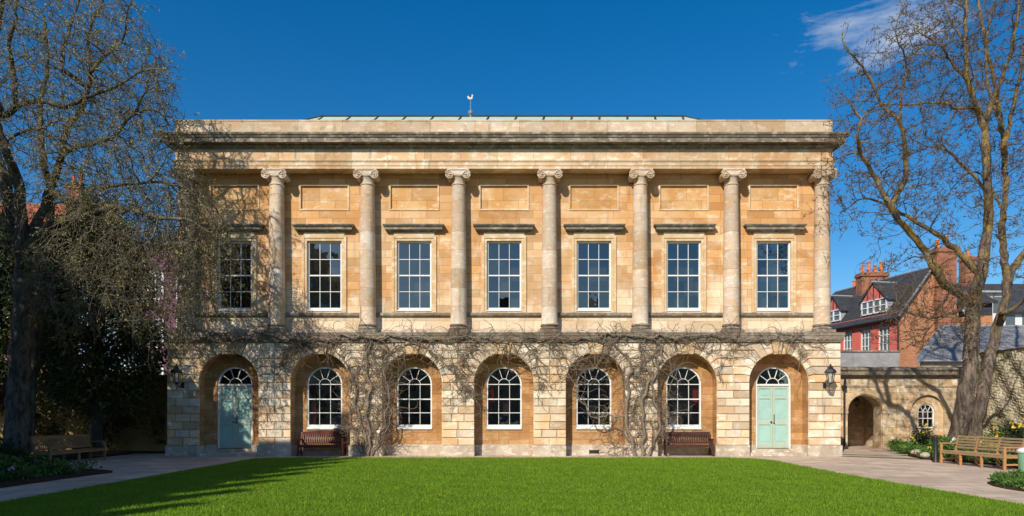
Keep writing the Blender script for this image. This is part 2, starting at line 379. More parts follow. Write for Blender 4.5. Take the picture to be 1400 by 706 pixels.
def tubes(P, Rr, sides, rough=0):
    """P[N,K,3] polylines, Rr[N,K] radii -> verts, quads"""
    N, K, _ = P.shape
    T = np.empty_like(P); T[:, 1:-1] = P[:, 2:] - P[:, :-2]; T[:, 0] = P[:, 1] - P[:, 0]; T[:, -1] = P[:, -1] - P[:, -2]
    T /= np.linalg.norm(T, axis=2, keepdims=True) + 1e-9
    mean = T.mean(1); ref = np.where((np.abs(mean[:, 2:3]) > .75), np.array([[1., 0, 0]]), np.array([[0, 0, 1.]]))
    ref = np.repeat(ref[:, None, :], K, 1)
    U = np.cross(T, ref); U /= np.linalg.norm(U, axis=2, keepdims=True) + 1e-9; V = np.cross(T, U)
    a = np.arange(sides) * 2 * PI / sides
    ring = U[:, :, None, :] * np.cos(a)[None, None, :, None] + V[:, :, None, :] * np.sin(a)[None, None, :, None]
    if rough:
        ss = np.arange(K)[None, :, None]; ph = rng.uniform(0, 6, (N, 1, 1)); aa = a[None, None, :]
        f = 1 + rough * (np.sin(3 * aa + ph + ss * .35) * .6 + np.sin(5 * aa - ph * 2 + ss * .8) * .35 + np.sin(2 * aa + ss * 1.3 + ph) * .5 + rng.normal(0, .35, (N, K, sides)))
        ring = ring * f[..., None]
    v = (P[:, :, None, :] + ring * Rr[:, :, None, None]).reshape(-1, 3)
    base = (np.arange(N) * K * sides)[:, None, None] + (np.arange(K - 1) * sides)[None, :, None]
    i = np.arange(sides)[None, None, :]; j = (i + 1) % sides
    q = np.stack([base + i, base + j, base + sides + j, base + sides + i], -1).reshape(-1, 4)
    return v, q

class NB:      # numpy quad collector for large meshes
    def __init__(s): s.V = []; s.Q = []; s.n = 0
    def add(s, v, q): 
        if len(v) == 0: return
        s.V.append(v); s.Q.append(q + s.n); s.n += len(v)
    def tubes(s, P, Rr, sides, rough=0): 
        if len(P): s.add(*tubes(P, Rr, sides, rough))
    def chains(s, chains, sides_of):
        groups = {}
        for p, r in chains:
            if len(p) < 2: continue
            groups.setdefault((len(p), sides_of(max(r))), []).append((p, r))
        for (k, sd_), L in groups.items():
            s.tubes(np.array([a for a, b in L]), np.array([b for a, b in L]), sd_, .11 if sd_ >= 9 else 0)
    def leaves(s, C, size, up=0.0, droop=0.0, aspect=.5, dirs=None):
        n = len(C); d = rng.normal(size=(n, 3)) if dirs is None else dirs + rng.normal(size=(n, 3)) * .45
        d[:, 2] += up - droop; d /= np.linalg.norm(d, axis=1, keepdims=True)
        w = np.cross(d, rng.normal(size=(n, 3))); w /= np.linalg.norm(w, axis=1, keepdims=True) + 1e-9
        L = (size * rng.uniform(.6, 1.3, n))[:, None]; nn = np.cross(d, w)
        a = C; b = C + d * L * .5 + w * L * aspect * .5 + nn * L * .08; c = C + d * L; e = C + d * L * .5 - w * L * aspect * .5 + nn * L * .08
        v = np.stack([a, b, c, e], 1).reshape(-1, 3); q = np.arange(n * 4).reshape(-1, 4); s.add(v, q)
    def build(s, name, mat, parent=None, origin=(0, 0, 0), smooth=True, **tags):
        V = np.concatenate(s.V) - np.array(origin, float); Q = np.concatenate(s.Q)
        me = bpy.data.meshes.new(name); me.vertices.add(len(V)); me.vertices.foreach_set('co', V.astype(np.float32).ravel())
        me.loops.add(Q.size); me.loops.foreach_set('vertex_index', Q.astype(np.int32).ravel())
        me.polygons.add(len(Q)); me.polygons.foreach_set('loop_start', (np.arange(len(Q)) * 4).astype(np.int32))
        me.polygons.foreach_set('use_smooth', np.full(len(Q), bool(smooth)))
        me.update(calc_edges=True); me.validate()
        me.materials.append(M[mat] if isinstance(mat, str) else mat)
        o = bpy.data.objects.new(name, me); link(o, parent, origin); return tag(o, **tags)

def copy_tree(o, loc=None, parent=None):
    c = o.copy(); COL.objects.link(c); c.parent = parent
    if parent is not None and o.parent is not None: c.matrix_parent_inverse = o.matrix_parent_inverse.copy()
    if loc is not None: c.location = loc
    for ch in list(o.children): copy_tree(ch, None, c)
    return c

def PX(px, py, Y): return Vector(((px - 700) * Y / F, Y, CAMZ - (py - 567) * Y / F))

# ------------------------------------------------------------------ ground
def sheet(name, pts, z, mat, th=0.0, **k):
    mb = MB()
    if th: mb.prism(pts, 'z', z - th, z)
    else: mb.poly([(x, y, z) for x, y in pts])
    return mb.build(name, mat, kind='structure', origin=(0, 0, 0))
sheet('ground', [(-600, -400), (600, -400), (600, 900), (-600, 900)], -.03, 'ground')
sheet('path', [(-32, -25), (32, -25), (32, 50), (-32, 50)], 0.0, 'flag')
LX0, LX1, LY = -9.15, 8.75, 24.78
lawn = [(LX0, -6), (LX1, -6), (LX1 + .1, 13), (LX1 - .05, 18), (LX1 + .15, 23.0), (LX1, 23.8), (LX1 - .35, 24.35), (LX1 - 1.0, LY - .08), (LX1 - 2, LY), (-8.2, LY), (LX0, LY - .35)]
sheet('lawn', lawn, .035, 'lawn', .06)

def in_poly(x, y, poly):
    inside = np.zeros(len(x), bool); n = len(poly)
    for i in range(n):
        x0, y0 = poly[i]; x1, y1 = poly[(i + 1) % n]
        c = ((y0 > y) != (y1 > y)) & (x < (x1 - x0) * (y - y0) / (y1 - y0 + 1e-12) + x0); inside ^= c
    return inside
def grass(n, poly, x0, x1, y0, y1, z, hmin, hmax, w, nearbias=1.0):
    u = rng.random(n) ** nearbias; y = y0 + u * (y1 - y0); x = rng.uniform(x0, x1, n)
    k = in_poly(x, y, poly) & (np.abs(x) < .78 * y + .3); x, y = x[k], y[k]; n = len(x)
    a = rng.uniform(0, 2 * PI, n); h = rng.uniform(hmin, hmax, n) * (.75 + .5 * (np.sin(x * 3.1) * np.sin(y * 2.3 + x)) ** 2); lean = rng.normal(0, .35, (n, 2)) * h[:, None]
    dx, dy = np.cos(a) * w / 2, np.sin(a) * w / 2; zz = np.full(n, z)
    v = np.stack([np.stack([x - dx, y - dy, zz], 1), np.stack([x + dx, y + dy, zz], 1),
                  np.stack([x + lean[:, 0] + dx * .25, y + lean[:, 1] + dy * .25, zz + h], 1), np.stack([x + lean[:, 0] - dx * .25, y + lean[:, 1] - dy * .25, zz + h], 1)], 1).reshape(-1, 3)
    b = NB(); b.add(v, np.arange(n * 4).reshape(-1, 4)); return b
lawn_edge = [(p[0] + (.03 if p[0] > 0 else -.03), p[1] + .03) for p in lawn]
g = grass(330000, lawn_edge, -9.3, 9.1, 9.5, 24.9, .03, .025, .055, .011, 1.35)
g.build('grass', 'blade', smooth=False, kind='stuff', label='short mown green grass blades covering the lawn', cat='grass')

# ------------------------------------------------------------------ main building
CX = -0.31; BAY = 3.523; RA = 1.135; ZS = 2.83; FY = 26.2; WY = 26.77; NY = 26.80
XL, XR = -13.25, 12.63; UL, UR = -12.95, 12.33
BLD = empty('stone_building', (CX, FY, 0), label='long classical limestone building with seven arches and a row of Ionic columns', cat='building')
centres = [CX + k * BAY for k in range(-3, 4)]
cols = [CX + (k + .5) * BAY for k in range(-4, 4)]

def inset_block(mb, pts, y, depth=.05, g=.012):
    """pts: outline (x,z); front face inset by g, its ring sloping back by depth"""
    bm = bmesh.new(); vs_ = [bm.verts.new((p[0], y + depth, p[1])) for p in pts]
    f = bm.faces.new(vs_); bm.normal_update()
    if f.normal.y > 0: f.normal_flip()
    bmesh.ops.inset_individual(bm, faces=[f], thickness=g, depth=0, use_even_offset=True)
    bmesh.ops.inset_individual(bm, faces=[f], thickness=.007, depth=depth, use_even_offset=True)
    mb.add_bm(bm)
def arc(cx, zs, r, a0, a1, n=5):
    return [(cx + r * math.cos(a0 + (a1 - a0) * i / n), zs + r * math.sin(a0 + (a1 - a0) * i / n)) for i in range(n + 1)]
ZP, ZB = .42, 4.38
mb = MB(); CH = (ZS - ZP) / 8
piers = [(XL, centres[0] - RA)] + [(centres[i] + RA, centres[i + 1] - RA) for i in range(6)] + [(centres[6] + RA, XR)]
for pi_, (a, b) in enumerate(piers):
    for c in range(8):
        z0, z1 = ZP + c * CH, ZP + (c + 1) * CH
        js = [.5] if (c + 0) % 2 == 0 else ([.27, .73] if rng.random() < .8 else [.32, .68])
        if rng.random() < .12: js = [rng.uniform(.4, .6)]
        xs = [a] + [a + (b - a) * (j + rng.uniform(-.02, .02)) for j in js] + [b]
        for x0, x1 in zip(xs, xs[1:]): inset_block(mb, [(x0, z0), (x1, z0), (x1, z1), (x0, z1)], FY + rng.uniform(-.004, .004))
    mb.build('pier', 'rust', BLD); mb = MB()
# voussoirs that bend into the courses
VH = .31; ang = [0, 13, 26, 39, 52, 65, 79]
for i, cx in enumerate(centres):
    mb = MB()
    for s in (-1, 1):
        edge = (BAY / 2 if not ((i == 0 and s < 0) or (i == 6 and s > 0)) else (abs(XL - cx) if s < 0 else XR - cx))
        for j in range(6):
            a0, a1 = R(ang[j]), R(ang[j + 1])
            zA, zB_ = min(j * VH, 1.55), min((j + 1) * VH, 1.55)
            top = lambda a, z: (z / math.tan(a)) if a > .01 else RA
            inner = arc(0, 0, RA, a0, a1, 4)
            if j < 5:
                xa = top(a0, zA) if j else RA; xb = top(a1, zB_)
                pts = inner + [(xb, zB_), (edge, zB_), (edge, zA), (xa, zA)]
                if j == 0: pts = inner + [(xb, zB_), (edge, zB_), (edge, 0)]
            else:
                pts = inner + [(1.55 / math.tan(a1), 1.55), (1.55 / math.tan(a0), 1.55)]
            pts = [(cx + s * x, ZS + z) for x, z in pts]
            cl_ = []
            for p in pts:
                if not cl_ or (abs(p[0] - cl_[-1][0]) + abs(p[1] - cl_[-1][1])) > 1e-4: cl_.append(p)
            inset_block(mb, cl_, FY + rng.uniform(-.004, .004), .055, .018)
    mb.prism([(cx - .31, ZS + 1.54), (cx + .31, ZS + 1.54), (cx + .23, ZS + RA + .01), (cx - .23, ZS + RA + .01)], 'y', FY + .045, FY + .25)
    mb.build('arch', 'rust', BLD)
for cx in centres:
    k = MB(); a0, a1 = R(79), R(101)
    o1 = arc(cx, ZS, RA - .03, a0, a1, 3); pts = o1 + [(cx - .30, ZB), (cx + .30, ZB)]
    k.prism(pts, 'y', FY - .06, FY + .3); k.build('keystone', 'surround', BLD)
# arch linings: jambs and soffit
for cx in centres:
    mb = MB()
    path = [(cx - RA, ZP - .42)] + [(cx - RA, ZS)] + [(cx + RA * math.cos(a), ZS + RA * math.sin(a)) for a in np.linspace(PI, 0, 33)[1:-1]] + [(cx + RA, ZS), (cx + RA, ZP - .42)]
    for p, q in zip(path, path[1:]):
        mb.quad((p[0], FY + .055, p[1]), (q[0], FY + .055, q[1]), (q[0], NY + .02, q[1]), (p[0], NY + .02, p[1]))
    mb.build('arch_lining', 'niche', BLD)


def arch_wall(mb, x0, x1, z0, z1, y, cx, r, zs, zb, depth, n=24):
    """wall sheet with an arched hole from zb up; reveals go back by depth"""
    P = lambda x, z, yy=y: (x, yy, z)
    if zb > z0 + 1e-4: mb.quad(P(cx - r, z0), P(cx + r, z0), P(cx + r, zb), P(cx - r, zb))
    mb.quad(P(x0, z0), P(cx - r, z0), P(cx - r, zs), P(x0, zs)); mb.quad(P(cx + r, z0), P(x1, z0), P(x1, zs), P(cx + r, zs))
    pts = [(cx - r * math.cos(PI * i / n), zs + r * math.sin(PI * i / n)) for i in range(n + 1)]
    for p, q in zip(pts, pts[1:]):
        def outer(p):
            dx, dz = p[0] - cx, p[1] - zs; t = 1e9
            if dx < -1e-6: t = min(t, (x0 - cx) / dx)
            if dx > 1e-6: t = min(t, (x1 - cx) / dx)
            if dz > 1e-6: t = min(t, (z1 - zs) / dz)
            return (cx + dx * t, zs + dz * t)
        a, b = outer(p), outer(q)
        poly = [P(*p), P(*q), P(*b)]
        if abs(a[0] - b[0]) > 1e-4 and abs(a[1] - b[1]) > 1e-4: poly.append(P(a[0] if a[0] in (x0, x1) or abs(a[0] - x0) < 1e-4 or abs(a[0] - x1) < 1e-4 else b[0], z1))
        poly.append(P(*a)); mb.poly(poly)
    path = [(cx - r, zb)] + pts + [(cx + r, zb)]
    for p, q in zip(path, path[1:]):
        if abs(p[0] - q[0]) + abs(p[1] - q[1]) > 1e-5: mb.quad(P(*p), P(*q), P(q[0], q[1], y + depth), P(p[0], p[1], y + depth))
    if zb > z0 + 1e-4: mb.quad(P(cx - r, zb), P(cx + r, zb), P(cx + r, zb, y + depth), P(cx - r, zb, y + depth))
RW = .69; ZW = 2.78
for i, cx in enumerate(centres):
    door = i in (0, 6); mb = MB(); mp_ = MB()
    arch_wall(mb, cx - RA - .01, cx + RA + .01, ZP if not door else .0, 4.2, NY, cx, RW, ZW, 1.0 if not door else .26, .16)
    if not door: mp_.cbox(cx - RA + .002, cx + RA - .002, NY - .05, NY + .02, -.02, ZP, .012)
    else: 
        for s in (-1, 1):
            xa, xb = sorted((cx + s * RA * .998, cx + s * (RW + .01))); mp_ = MB(); mp_.cbox(xa, xb, NY - .05, NY + .05, -.02, ZP, .012); mp_.build('niche_plinth', 'plinth', BLD)
    mb.build('niche_wall', 'niche', BLD)
    if not door: mp_.build('niche_plinth', 'plinth', BLD)
for a, b in piers:
    mb = MB()
    mb.cbox(a - .045, b + .003 if b < XR - .01 else b + .045, FY - .05, NY, -.03, ZP - .004, .018); mb.build('plinth', 'plinth', BLD)

# arched sash windows
def ring(mb, cx, zs, r0, r1, y0, y1, a0=0, a1=PI, n=28):
    for i in range(n):
        p, q = a0 + (a1 - a0) * i / n, a0 + (a1 - a0) * (i + 1) / n
        c = [(cx + r * math.cos(t), zs + r * math.sin(t)) for r, t in ((r0, p), (r1, p), (r1, q), (r0, q))]
        mb.quad(*[(x, y0, z) for x, z in c])
        mb.quad((c[1][0], y0, c[1][1]), (c[2][0], y0, c[2][1]), (c[2][0], y1, c[2][1]), (c[1][0], y1, c[1][1]))
        mb.quad((c[0][0], y0, c[0][1]), (c[0][0], y1, c[0][1]), (c[3][0], y1, c[3][1]), (c[3][0], y0, c[3][1]))
def bar(mb, p, q, w, y0, y1):
    d = Vector((q[0] - p[0], q[1] - p[1])); n = Vector((-d.y, d.x)).normalized() * w / 2
    mb.prism([(p[0] + n.x, p[1] + n.y), (p[0] - n.x, p[1] - n.y), (q[0] - n.x, q[1] - n.y), (q[0] + n.x, q[1] + n.y)], 'y', y0, y1)
def fan(mb, cx, zs, r, y0, y1, hub=.24, spokes=4, w=.018):
    ring(mb, cx, zs, hub - w, hub, y0, y1)
    for k in range(spokes):
        a = PI * (k + 1) / (spokes + 1); bar(mb, (cx + hub * math.cos(a), zs + hub * math.sin(a)), (cx + r * math.cos(a), zs + r * math.sin(a)), w, y0, y1)
def panes(name, parent, cells, y, tilt=.012):
    g_ = MB()
    for (a, b, c, d) in cells:
        tx, tz = random.gauss(0, tilt), random.gauss(0, tilt * .8); w_, h_ = (b - a) / 2, (d - c) / 2
        g_.quad(*[(x, y + tx * sx_ * w_ + tz * sz_ * h_, z) for x, sx_, z, sz_ in ((a, -1, c, -1), (b, 1, c, -1), (b, 1, d, 1), (a, -1, d, 1))])
    return g_.build(name, 'glass', parent)
def glass_shape(cx, zb, zs, r, y, name, parent, mat='glass'):
    g_ = MB(); g_.prism([(cx - r, zb), (cx + r, zb)] + [(cx + r * math.cos(a), zs + r * math.sin(a)) for a in np.linspace(0, PI, 25)], 'y', y, y + .004)
    return g_.build(name, mat, parent)
WIN = []
for i in range(1, 6):
    cx = centres[i]; y0 = NY + .03; mb = MB()
    ring(mb, cx, ZW, RW - .055, RW + .004, y0, y0 + .09)
    for s in (-1, 1):
        x = cx + s * (RW - .025); mb.box(x - .03, x + .03, y0, y0 + .09, 1.14, ZW)
    yb = y0 + .03
    mb.box(cx - RW + .055, cx + RW - .055, yb - .004, yb + .04, 1.14, 1.20)
    mb.box(cx - RW + .056, cx + RW - .056, yb - .012, yb + .04, ZW - .01, ZW + .02)     # springing bar
    mb.box(cx - RW + .054, cx + RW - .054, yb - .02, yb + .04, 2.18, 2.225)   # meeting rail
    mb.box(cx - RW + .055, cx + RW - .055, yb, yb + .03, 1.655, 1.68)
    for s in (-1, 1): mb.box(cx + s * .215 - .009, cx + s * .215 + .009, yb + .002, yb + .028, 1.15, ZW)
    fan(mb, cx, ZW, RW - .04, yb, yb + .03, .235)
    w = mb.build('window', 'white', BLD)
    sl = MB(); sl.prism([(NY - .05, 1.02), (NY - .05, 1.07), (NY + .07, 1.14), (NY + .16, 1.14), (NY + .16, 1.02)], 'x', cx - RW + .002, cx + RW - .002)
    sl.build('sill', 'white', w)
    xs_ = [cx - RW + .04, cx - .215, cx + .215, cx + RW - .04]; zs_ = [1.16, 1.667, 2.2, ZW]
    panes('glass', w, [(xs_[i_], xs_[i_ + 1], zs_[j_], zs_[j_ + 1]) for i_ in range(3) for j_ in range(3)], yb + .034)
    glass_shape(cx, ZW + .001, ZW + .001, RW - .03, yb + .035, 'fan_glass', w)
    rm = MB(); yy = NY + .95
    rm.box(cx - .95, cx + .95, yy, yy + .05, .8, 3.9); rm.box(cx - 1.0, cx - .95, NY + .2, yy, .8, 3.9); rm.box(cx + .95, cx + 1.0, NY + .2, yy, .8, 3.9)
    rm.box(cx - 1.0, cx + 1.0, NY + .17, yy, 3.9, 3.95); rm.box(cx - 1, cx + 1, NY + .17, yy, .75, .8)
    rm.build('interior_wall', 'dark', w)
    if i in (1, 3, 4, 5):
        sides = {1: (-1,), 3: (-1,), 4: (1,), 5: (1,)}[i]
        cu = MB()
        for s in sides:
            xs = [cx + s * (.62 - .2 * t) for t in np.linspace(0, 1, 13)]
            for n_, (xa, xb) in enumerate(zip(xs, xs[1:])):
                ya, yb_ = NY + .26 + .03 * (n_ % 2), NY + .26 + .03 * ((n_ + 1) % 2)
                cu.quad((xa, ya, 1.1), (xb, yb_, 1.1), (xb, yb_, 2.9), (xa, ya, 2.9))
        cu.build('curtain', 'curtain', w)
vt = MB()
for k in range(5): vt.box(3.213 - .17, 3.213 + .17, NY - .066, NY - .052, .08 + k * .028, .098 + k * .028)
vt.box(3.213 - .19, 3.213 - .17, NY - .07, NY - .052, .06, .23); vt.box(3.213 + .17, 3.213 + .19, NY - .07, NY - .052, .06, .23)
vt.build('air_vent', 'black', BLD)

# doors
for i in (0, 6):
    cx = centres[i]; y0 = NY + .04; mb = MB()
    ring(mb, cx, ZW, RW - .06, RW + .004, y0, y0 + .09)
    for s in (-1, 1):
        x = cx + s * (RW - .028); mb.box(x - .032, x + .032, y0, y0 + .09, .26, ZW)
    mb.box(cx - RW + .06, cx + RW - .06, y0 - .01, y0 + .08, ZW - .05, ZW + .02)
    fr = mb.build('door_frame', 'white', BLD)
    mb = MB(); fan(mb, cx, ZW, RW - .04, y0 + .03, y0 + .06, .26, 4, .024); fl = mb.build('fanlight', 'white', BLD)
    glass_shape(cx, ZW + .02, ZW + .02, RW - .03, y0 + .065, 'glass', fl)
    rm = MB(); rm.box(cx - .75, cx + .75, y0 + .5, y0 + .55, ZW - .1, 3.7); rm.box(cx - .75, cx + .75, y0 + .12, y0 + .5, 3.66, 3.7); rm.box(cx - .75, cx + .75, y0 + .15, y0 + .5, ZW - .1, ZW - .06); rm.build('interior_wall', 'dark', fl)
    hw = RW - .06
    for s in (-1, 1):
        x0, x1 = sorted((cx + s * .004, cx + s * hw)); m = MB(); yd = y0 + .03
        st = .085
        m.box(x0, x0 + st, yd, yd + .05, .28, ZW - .05); m.box(x1 - st, x1, yd, yd + .05, .28, ZW - .05)
        rails = [(.28, .50), (1.20, 1.38), (2.22, 2.31), (2.62, ZW - .05)]
        for a, b in rails: m.box(x0 + st, x1 - st, yd + .001, yd + .05, a, b)
        leaf = m.build('door', 'doorframe', BLD)
        p = MB()
        for (a, b) in ((.50, 1.20), (1.38, 2.22), (2.31, 2.62)):
            p.box(x0 + st, x1 - st, yd + .028, yd + .04, a, b); p.cbox(x0 + st + .035, x1 - st - .035, yd + .018, yd + .03, a + .04, b - .04, .008)
        p.build('door_panel', 'doorpanel', leaf)
        h = MB(); hx = cx + s * .05
        if s > 0: h.box(hx - .012, hx + .012, yd - .03, yd - .015, 1.28, 1.60); h.lathe(hx, yd - .02, [(0, 1.24), (.03, 1.25), (.035, 1.27), (.02, 1.29)], 10); h.box(hx - .01, hx + .01, yd - .03, yd, 1.54, 1.56)
        else: h.lathe(hx - .02, yd - .035, [(0, 1.27), (.03, 1.28), (.037, 1.305), (.03, 1.33), (0, 1.34)], 12); h.box(hx - .03, hx - .01, yd - .03, yd, 1.295, 1.315)
        h.build('handle', 'black', leaf)
    st_ = MB(); st_.cbox(cx - RW - .02, cx + RW + .02, NY - .03, NY + .3, .0, .26, .01); st_.cbox(cx - 1.12 if i == 6 else cx - 1.1, cx + 1.12, FY - .25 if i == 0 else FY + .1, NY - .03, -.02, .13, .012)
    st_.build('doorstep', 'plinth', BLD)

# band between the storeys (returned at the ends) and helper for mitred mouldings
def moulding(name, prof, mat, xl, xr, fy, yb=44, parent=BLD, smooth=False):
    mb = MB()
    rings = [[(xl - o, yb, z), (xl - o, fy - o, z), (xr + o, fy - o, z), (xr + o, yb, z)] for o, z in prof]
    for a, b in zip(rings, rings[1:]):
        for k in range(3): mb.quad(a[k], a[k + 1], b[k + 1], b[k])
    return mb.build(name, mat, parent)
moulding('string_course', [(-.02, 4.37), (.07, 4.38), (.07, 4.45), (.10, 4.46), (.10, 4.60), (.12, 4.62), (.12, 4.70), (.13, 4.74), (-.70, 4.755)], 'band', XL + .02, XR - .02, FY)

# upper wall with window holes and sunk panels
UWb, UWt, UX = 5.65, 8.40, .675
PZ0, PZ1, PXh = 9.66, 10.56, .915
mb = MB()
def hole_wall(mb, x0, x1, z0, z1, y, holes, depth):
    xs = sorted({x0, x1} | {h[0] for h in holes} | {h[1] for h in holes}); zs = sorted({z0, z1} | {h[2] for h in holes} | {h[3] for h in holes})
    for a, b in zip(xs, xs[1:]):
        for c, d in zip(zs, zs[1:]):
            mx_, mz = (a + b) / 2, (c + d) / 2
            if any(h[0] < mx_ < h[1] and h[2] < mz < h[3] for h in holes): continue
            mb.quad((a, y, c), (b, y, c), (b, y, d), (a, y, d))
    for a, b, c, d, dp in [h if len(h) == 5 else h + (depth,) for h in holes]:
        for p, q in (((a, c), (b, c)), ((b, c), (b, d)), ((b, d), (a, d)), ((a, d), (a, c))):
            mb.quad((p[0], y, p[1]), (q[0], y, q[1]), (q[0], y + dp, q[1]), (p[0], y + dp, p[1]))
holes = [(c - UX, c + UX, UWb, UWt, .22) for c in centres] + [(c - PXh, c + PXh, PZ0, PZ1, .08) for c in centres]
hole_wall(mb, UL, UR, 4.74, 11.05, WY, [h for h in holes], .2)
mb.build('upper_wall', 'upper', BLD)
mb = MB(); mb.box(UL - .001, UR + .001, WY - .05, WY + .01, 4.75, 4.93); mb.build('base_course', 'plinth', BLD)
mb = MB()
ed = [UL] + [v for c in cols[1:-1] for v in (c - .26, c + .26)] + [cols[-1] - .26]
ed = [cols[0] + .26] + [v for c in cols[1:-1] for v in (c - .26, c + .26)] + [cols[-1] - .26]
for a, b in zip(ed[::2], ed[1::2]):
    mb.prism([(WY + .01, 5.42), (WY - .07, 5.44), (WY - .10, 5.48), (WY - .10, 5.56), (WY - .08, 5.585), (WY + .01, 5.60)], 'x', a, b)
mb.build('sill_course', 'band', BLD)
for c in centres:
    p = MB(); p.box(c - PXh, c + PXh, WY + .055, WY + .1, PZ0, PZ1); pn = p.build('wall_panel', 'panel', BLD)
    f = MB(); w_ = .07
    for (a, b, z0, z1) in ((c - PXh - w_, c + PXh + w_, PZ1, PZ1 + w_), (c - PXh - w_, c + PXh + w_, PZ0 - w_, PZ0), (c - PXh - w_, c - PXh, PZ0, PZ1), (c + PXh, c + PXh + w_, PZ0, PZ1)):
        f.cbox(a, b, WY - .03, WY + .005, z0, z1, .012)
    f.build('panel_moulding', 'surround', pn)
    # architrave round the window
    s = MB()
    for k, (wd, pr) in enumerate(((.10, .035), (.20, .06))):
        x0i = UX + (0 if k == 0 else .10); xo = UX + wd; zo = UWt + (0 if k == 0 else .10); zt = UWt + wd
        s.cbox(c - xo, c - x0i, WY - pr, WY + .01, UWb - .06, zt, .008); s.cbox(c + x0i, c + xo, WY - pr, WY + .01, UWb - .06, zt, .008)
        s.cbox(c - x0i, c + x0i, WY - pr + .001, WY + .01, zo, zt, .008)
    s.box(c - UX - .12, c + UX + .12, WY - .05, WY + .01, UWt + .202, UWt + .35)
    sr = s.build('window_surround', 'surround', BLD)
    h = MB(); H0 = UWt + .33
    prof = [(0, H0), (-.06, H0 + .01), (-.10, H0 + .06), (-.22, H0 + .08), (-.22, H0 + .17), (-.25, H0 + .18), (-.30, H0 + .24), (-.30, H0 + .27), (0, H0 + .33)]
    n = len(h.v)
    rings = [[(c - .90 - max(0, -o), WY + .01, z), (c - .90 + o, WY + o, z), (c + .90 - o, WY + o, z), (c + .90 - o, WY + .01, z)] for o, z in prof]
    for a, b in zip(rings, rings[1:]):
        for k in range(3): h.quad(a[k], a[k + 1], b[k + 1], b[k])
    h.build('hood', 'cornice', sr)
    # sash
    y0 = WY + .10; m = MB()
    for s_ in (-1, 1): 
        x = c + s_ * (UX - .03); m.box(x - .032, x + .032, y0 - .03, y0 + .06, UWb + .09, UWt)
    m.box(c - UX + .062, c + UX - .062, y0 - .02, y0 + .06, UWt - .06, UWt)
    m.box(c - UX + .062, c + UX - .062, y0, y0 + .05, UWb + .09, UWb + .15)
    zi0, zi1 = UWb + .15, UWt - .06; mid = (zi0 + zi1) / 2
    m.box(c - UX + .062, c + UX - .062, y0 - .006, y0 + .05, mid - .025, mid + .025)
    for zz in ((zi0 + mid) / 2, (zi1 + mid) / 2): m.box(c - UX + .062, c + UX - .062, y0 + .004, y0 + .03, zz - .011, zz + .011)
    for s_ in (-1, 1): m.box(c + s_ * .205 - .009, c + s_ * .205 + .009, y0 + .006, y0 + .032, zi0, zi1)
    w = m.build('window', 'white', BLD)
    sl = MB(); sl.prism([(WY - .03, UWb + .004), (WY - .03, UWb + .04), (y0, UWb + .09), (y0 + .1, UWb + .09), (y0 + .1, UWb + .004)], 'x', c - UX + .003, c + UX - .003); sl.build('sill', 'white', w)
    xs_ = [c - UX + .05, c - .205, c + .205, c + UX - .05]; zs_ = [zi0 - .02, (zi0 + mid) / 2, mid, (zi1 + mid) / 2, zi1 + .02]
    panes('glass', w, [(xs_[i_], xs_[i_ + 1], zs_[j_], zs_[j_ + 1]) for i_ in range(3) for j_ in range(4)], y0 + .036)
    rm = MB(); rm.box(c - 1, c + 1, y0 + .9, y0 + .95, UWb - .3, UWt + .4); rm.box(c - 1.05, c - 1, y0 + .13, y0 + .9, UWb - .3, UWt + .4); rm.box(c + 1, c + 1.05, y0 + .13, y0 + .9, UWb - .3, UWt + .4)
    rm.box(c - 1, c + 1, y0 + .13, y0 + .9, UWt + .4, UWt + .45); rm.box(c - 1, c + 1, y0 + .13, y0 + .9, UWb - .35, UWb - .3); rm.build('interior_wall', 'dark', w)

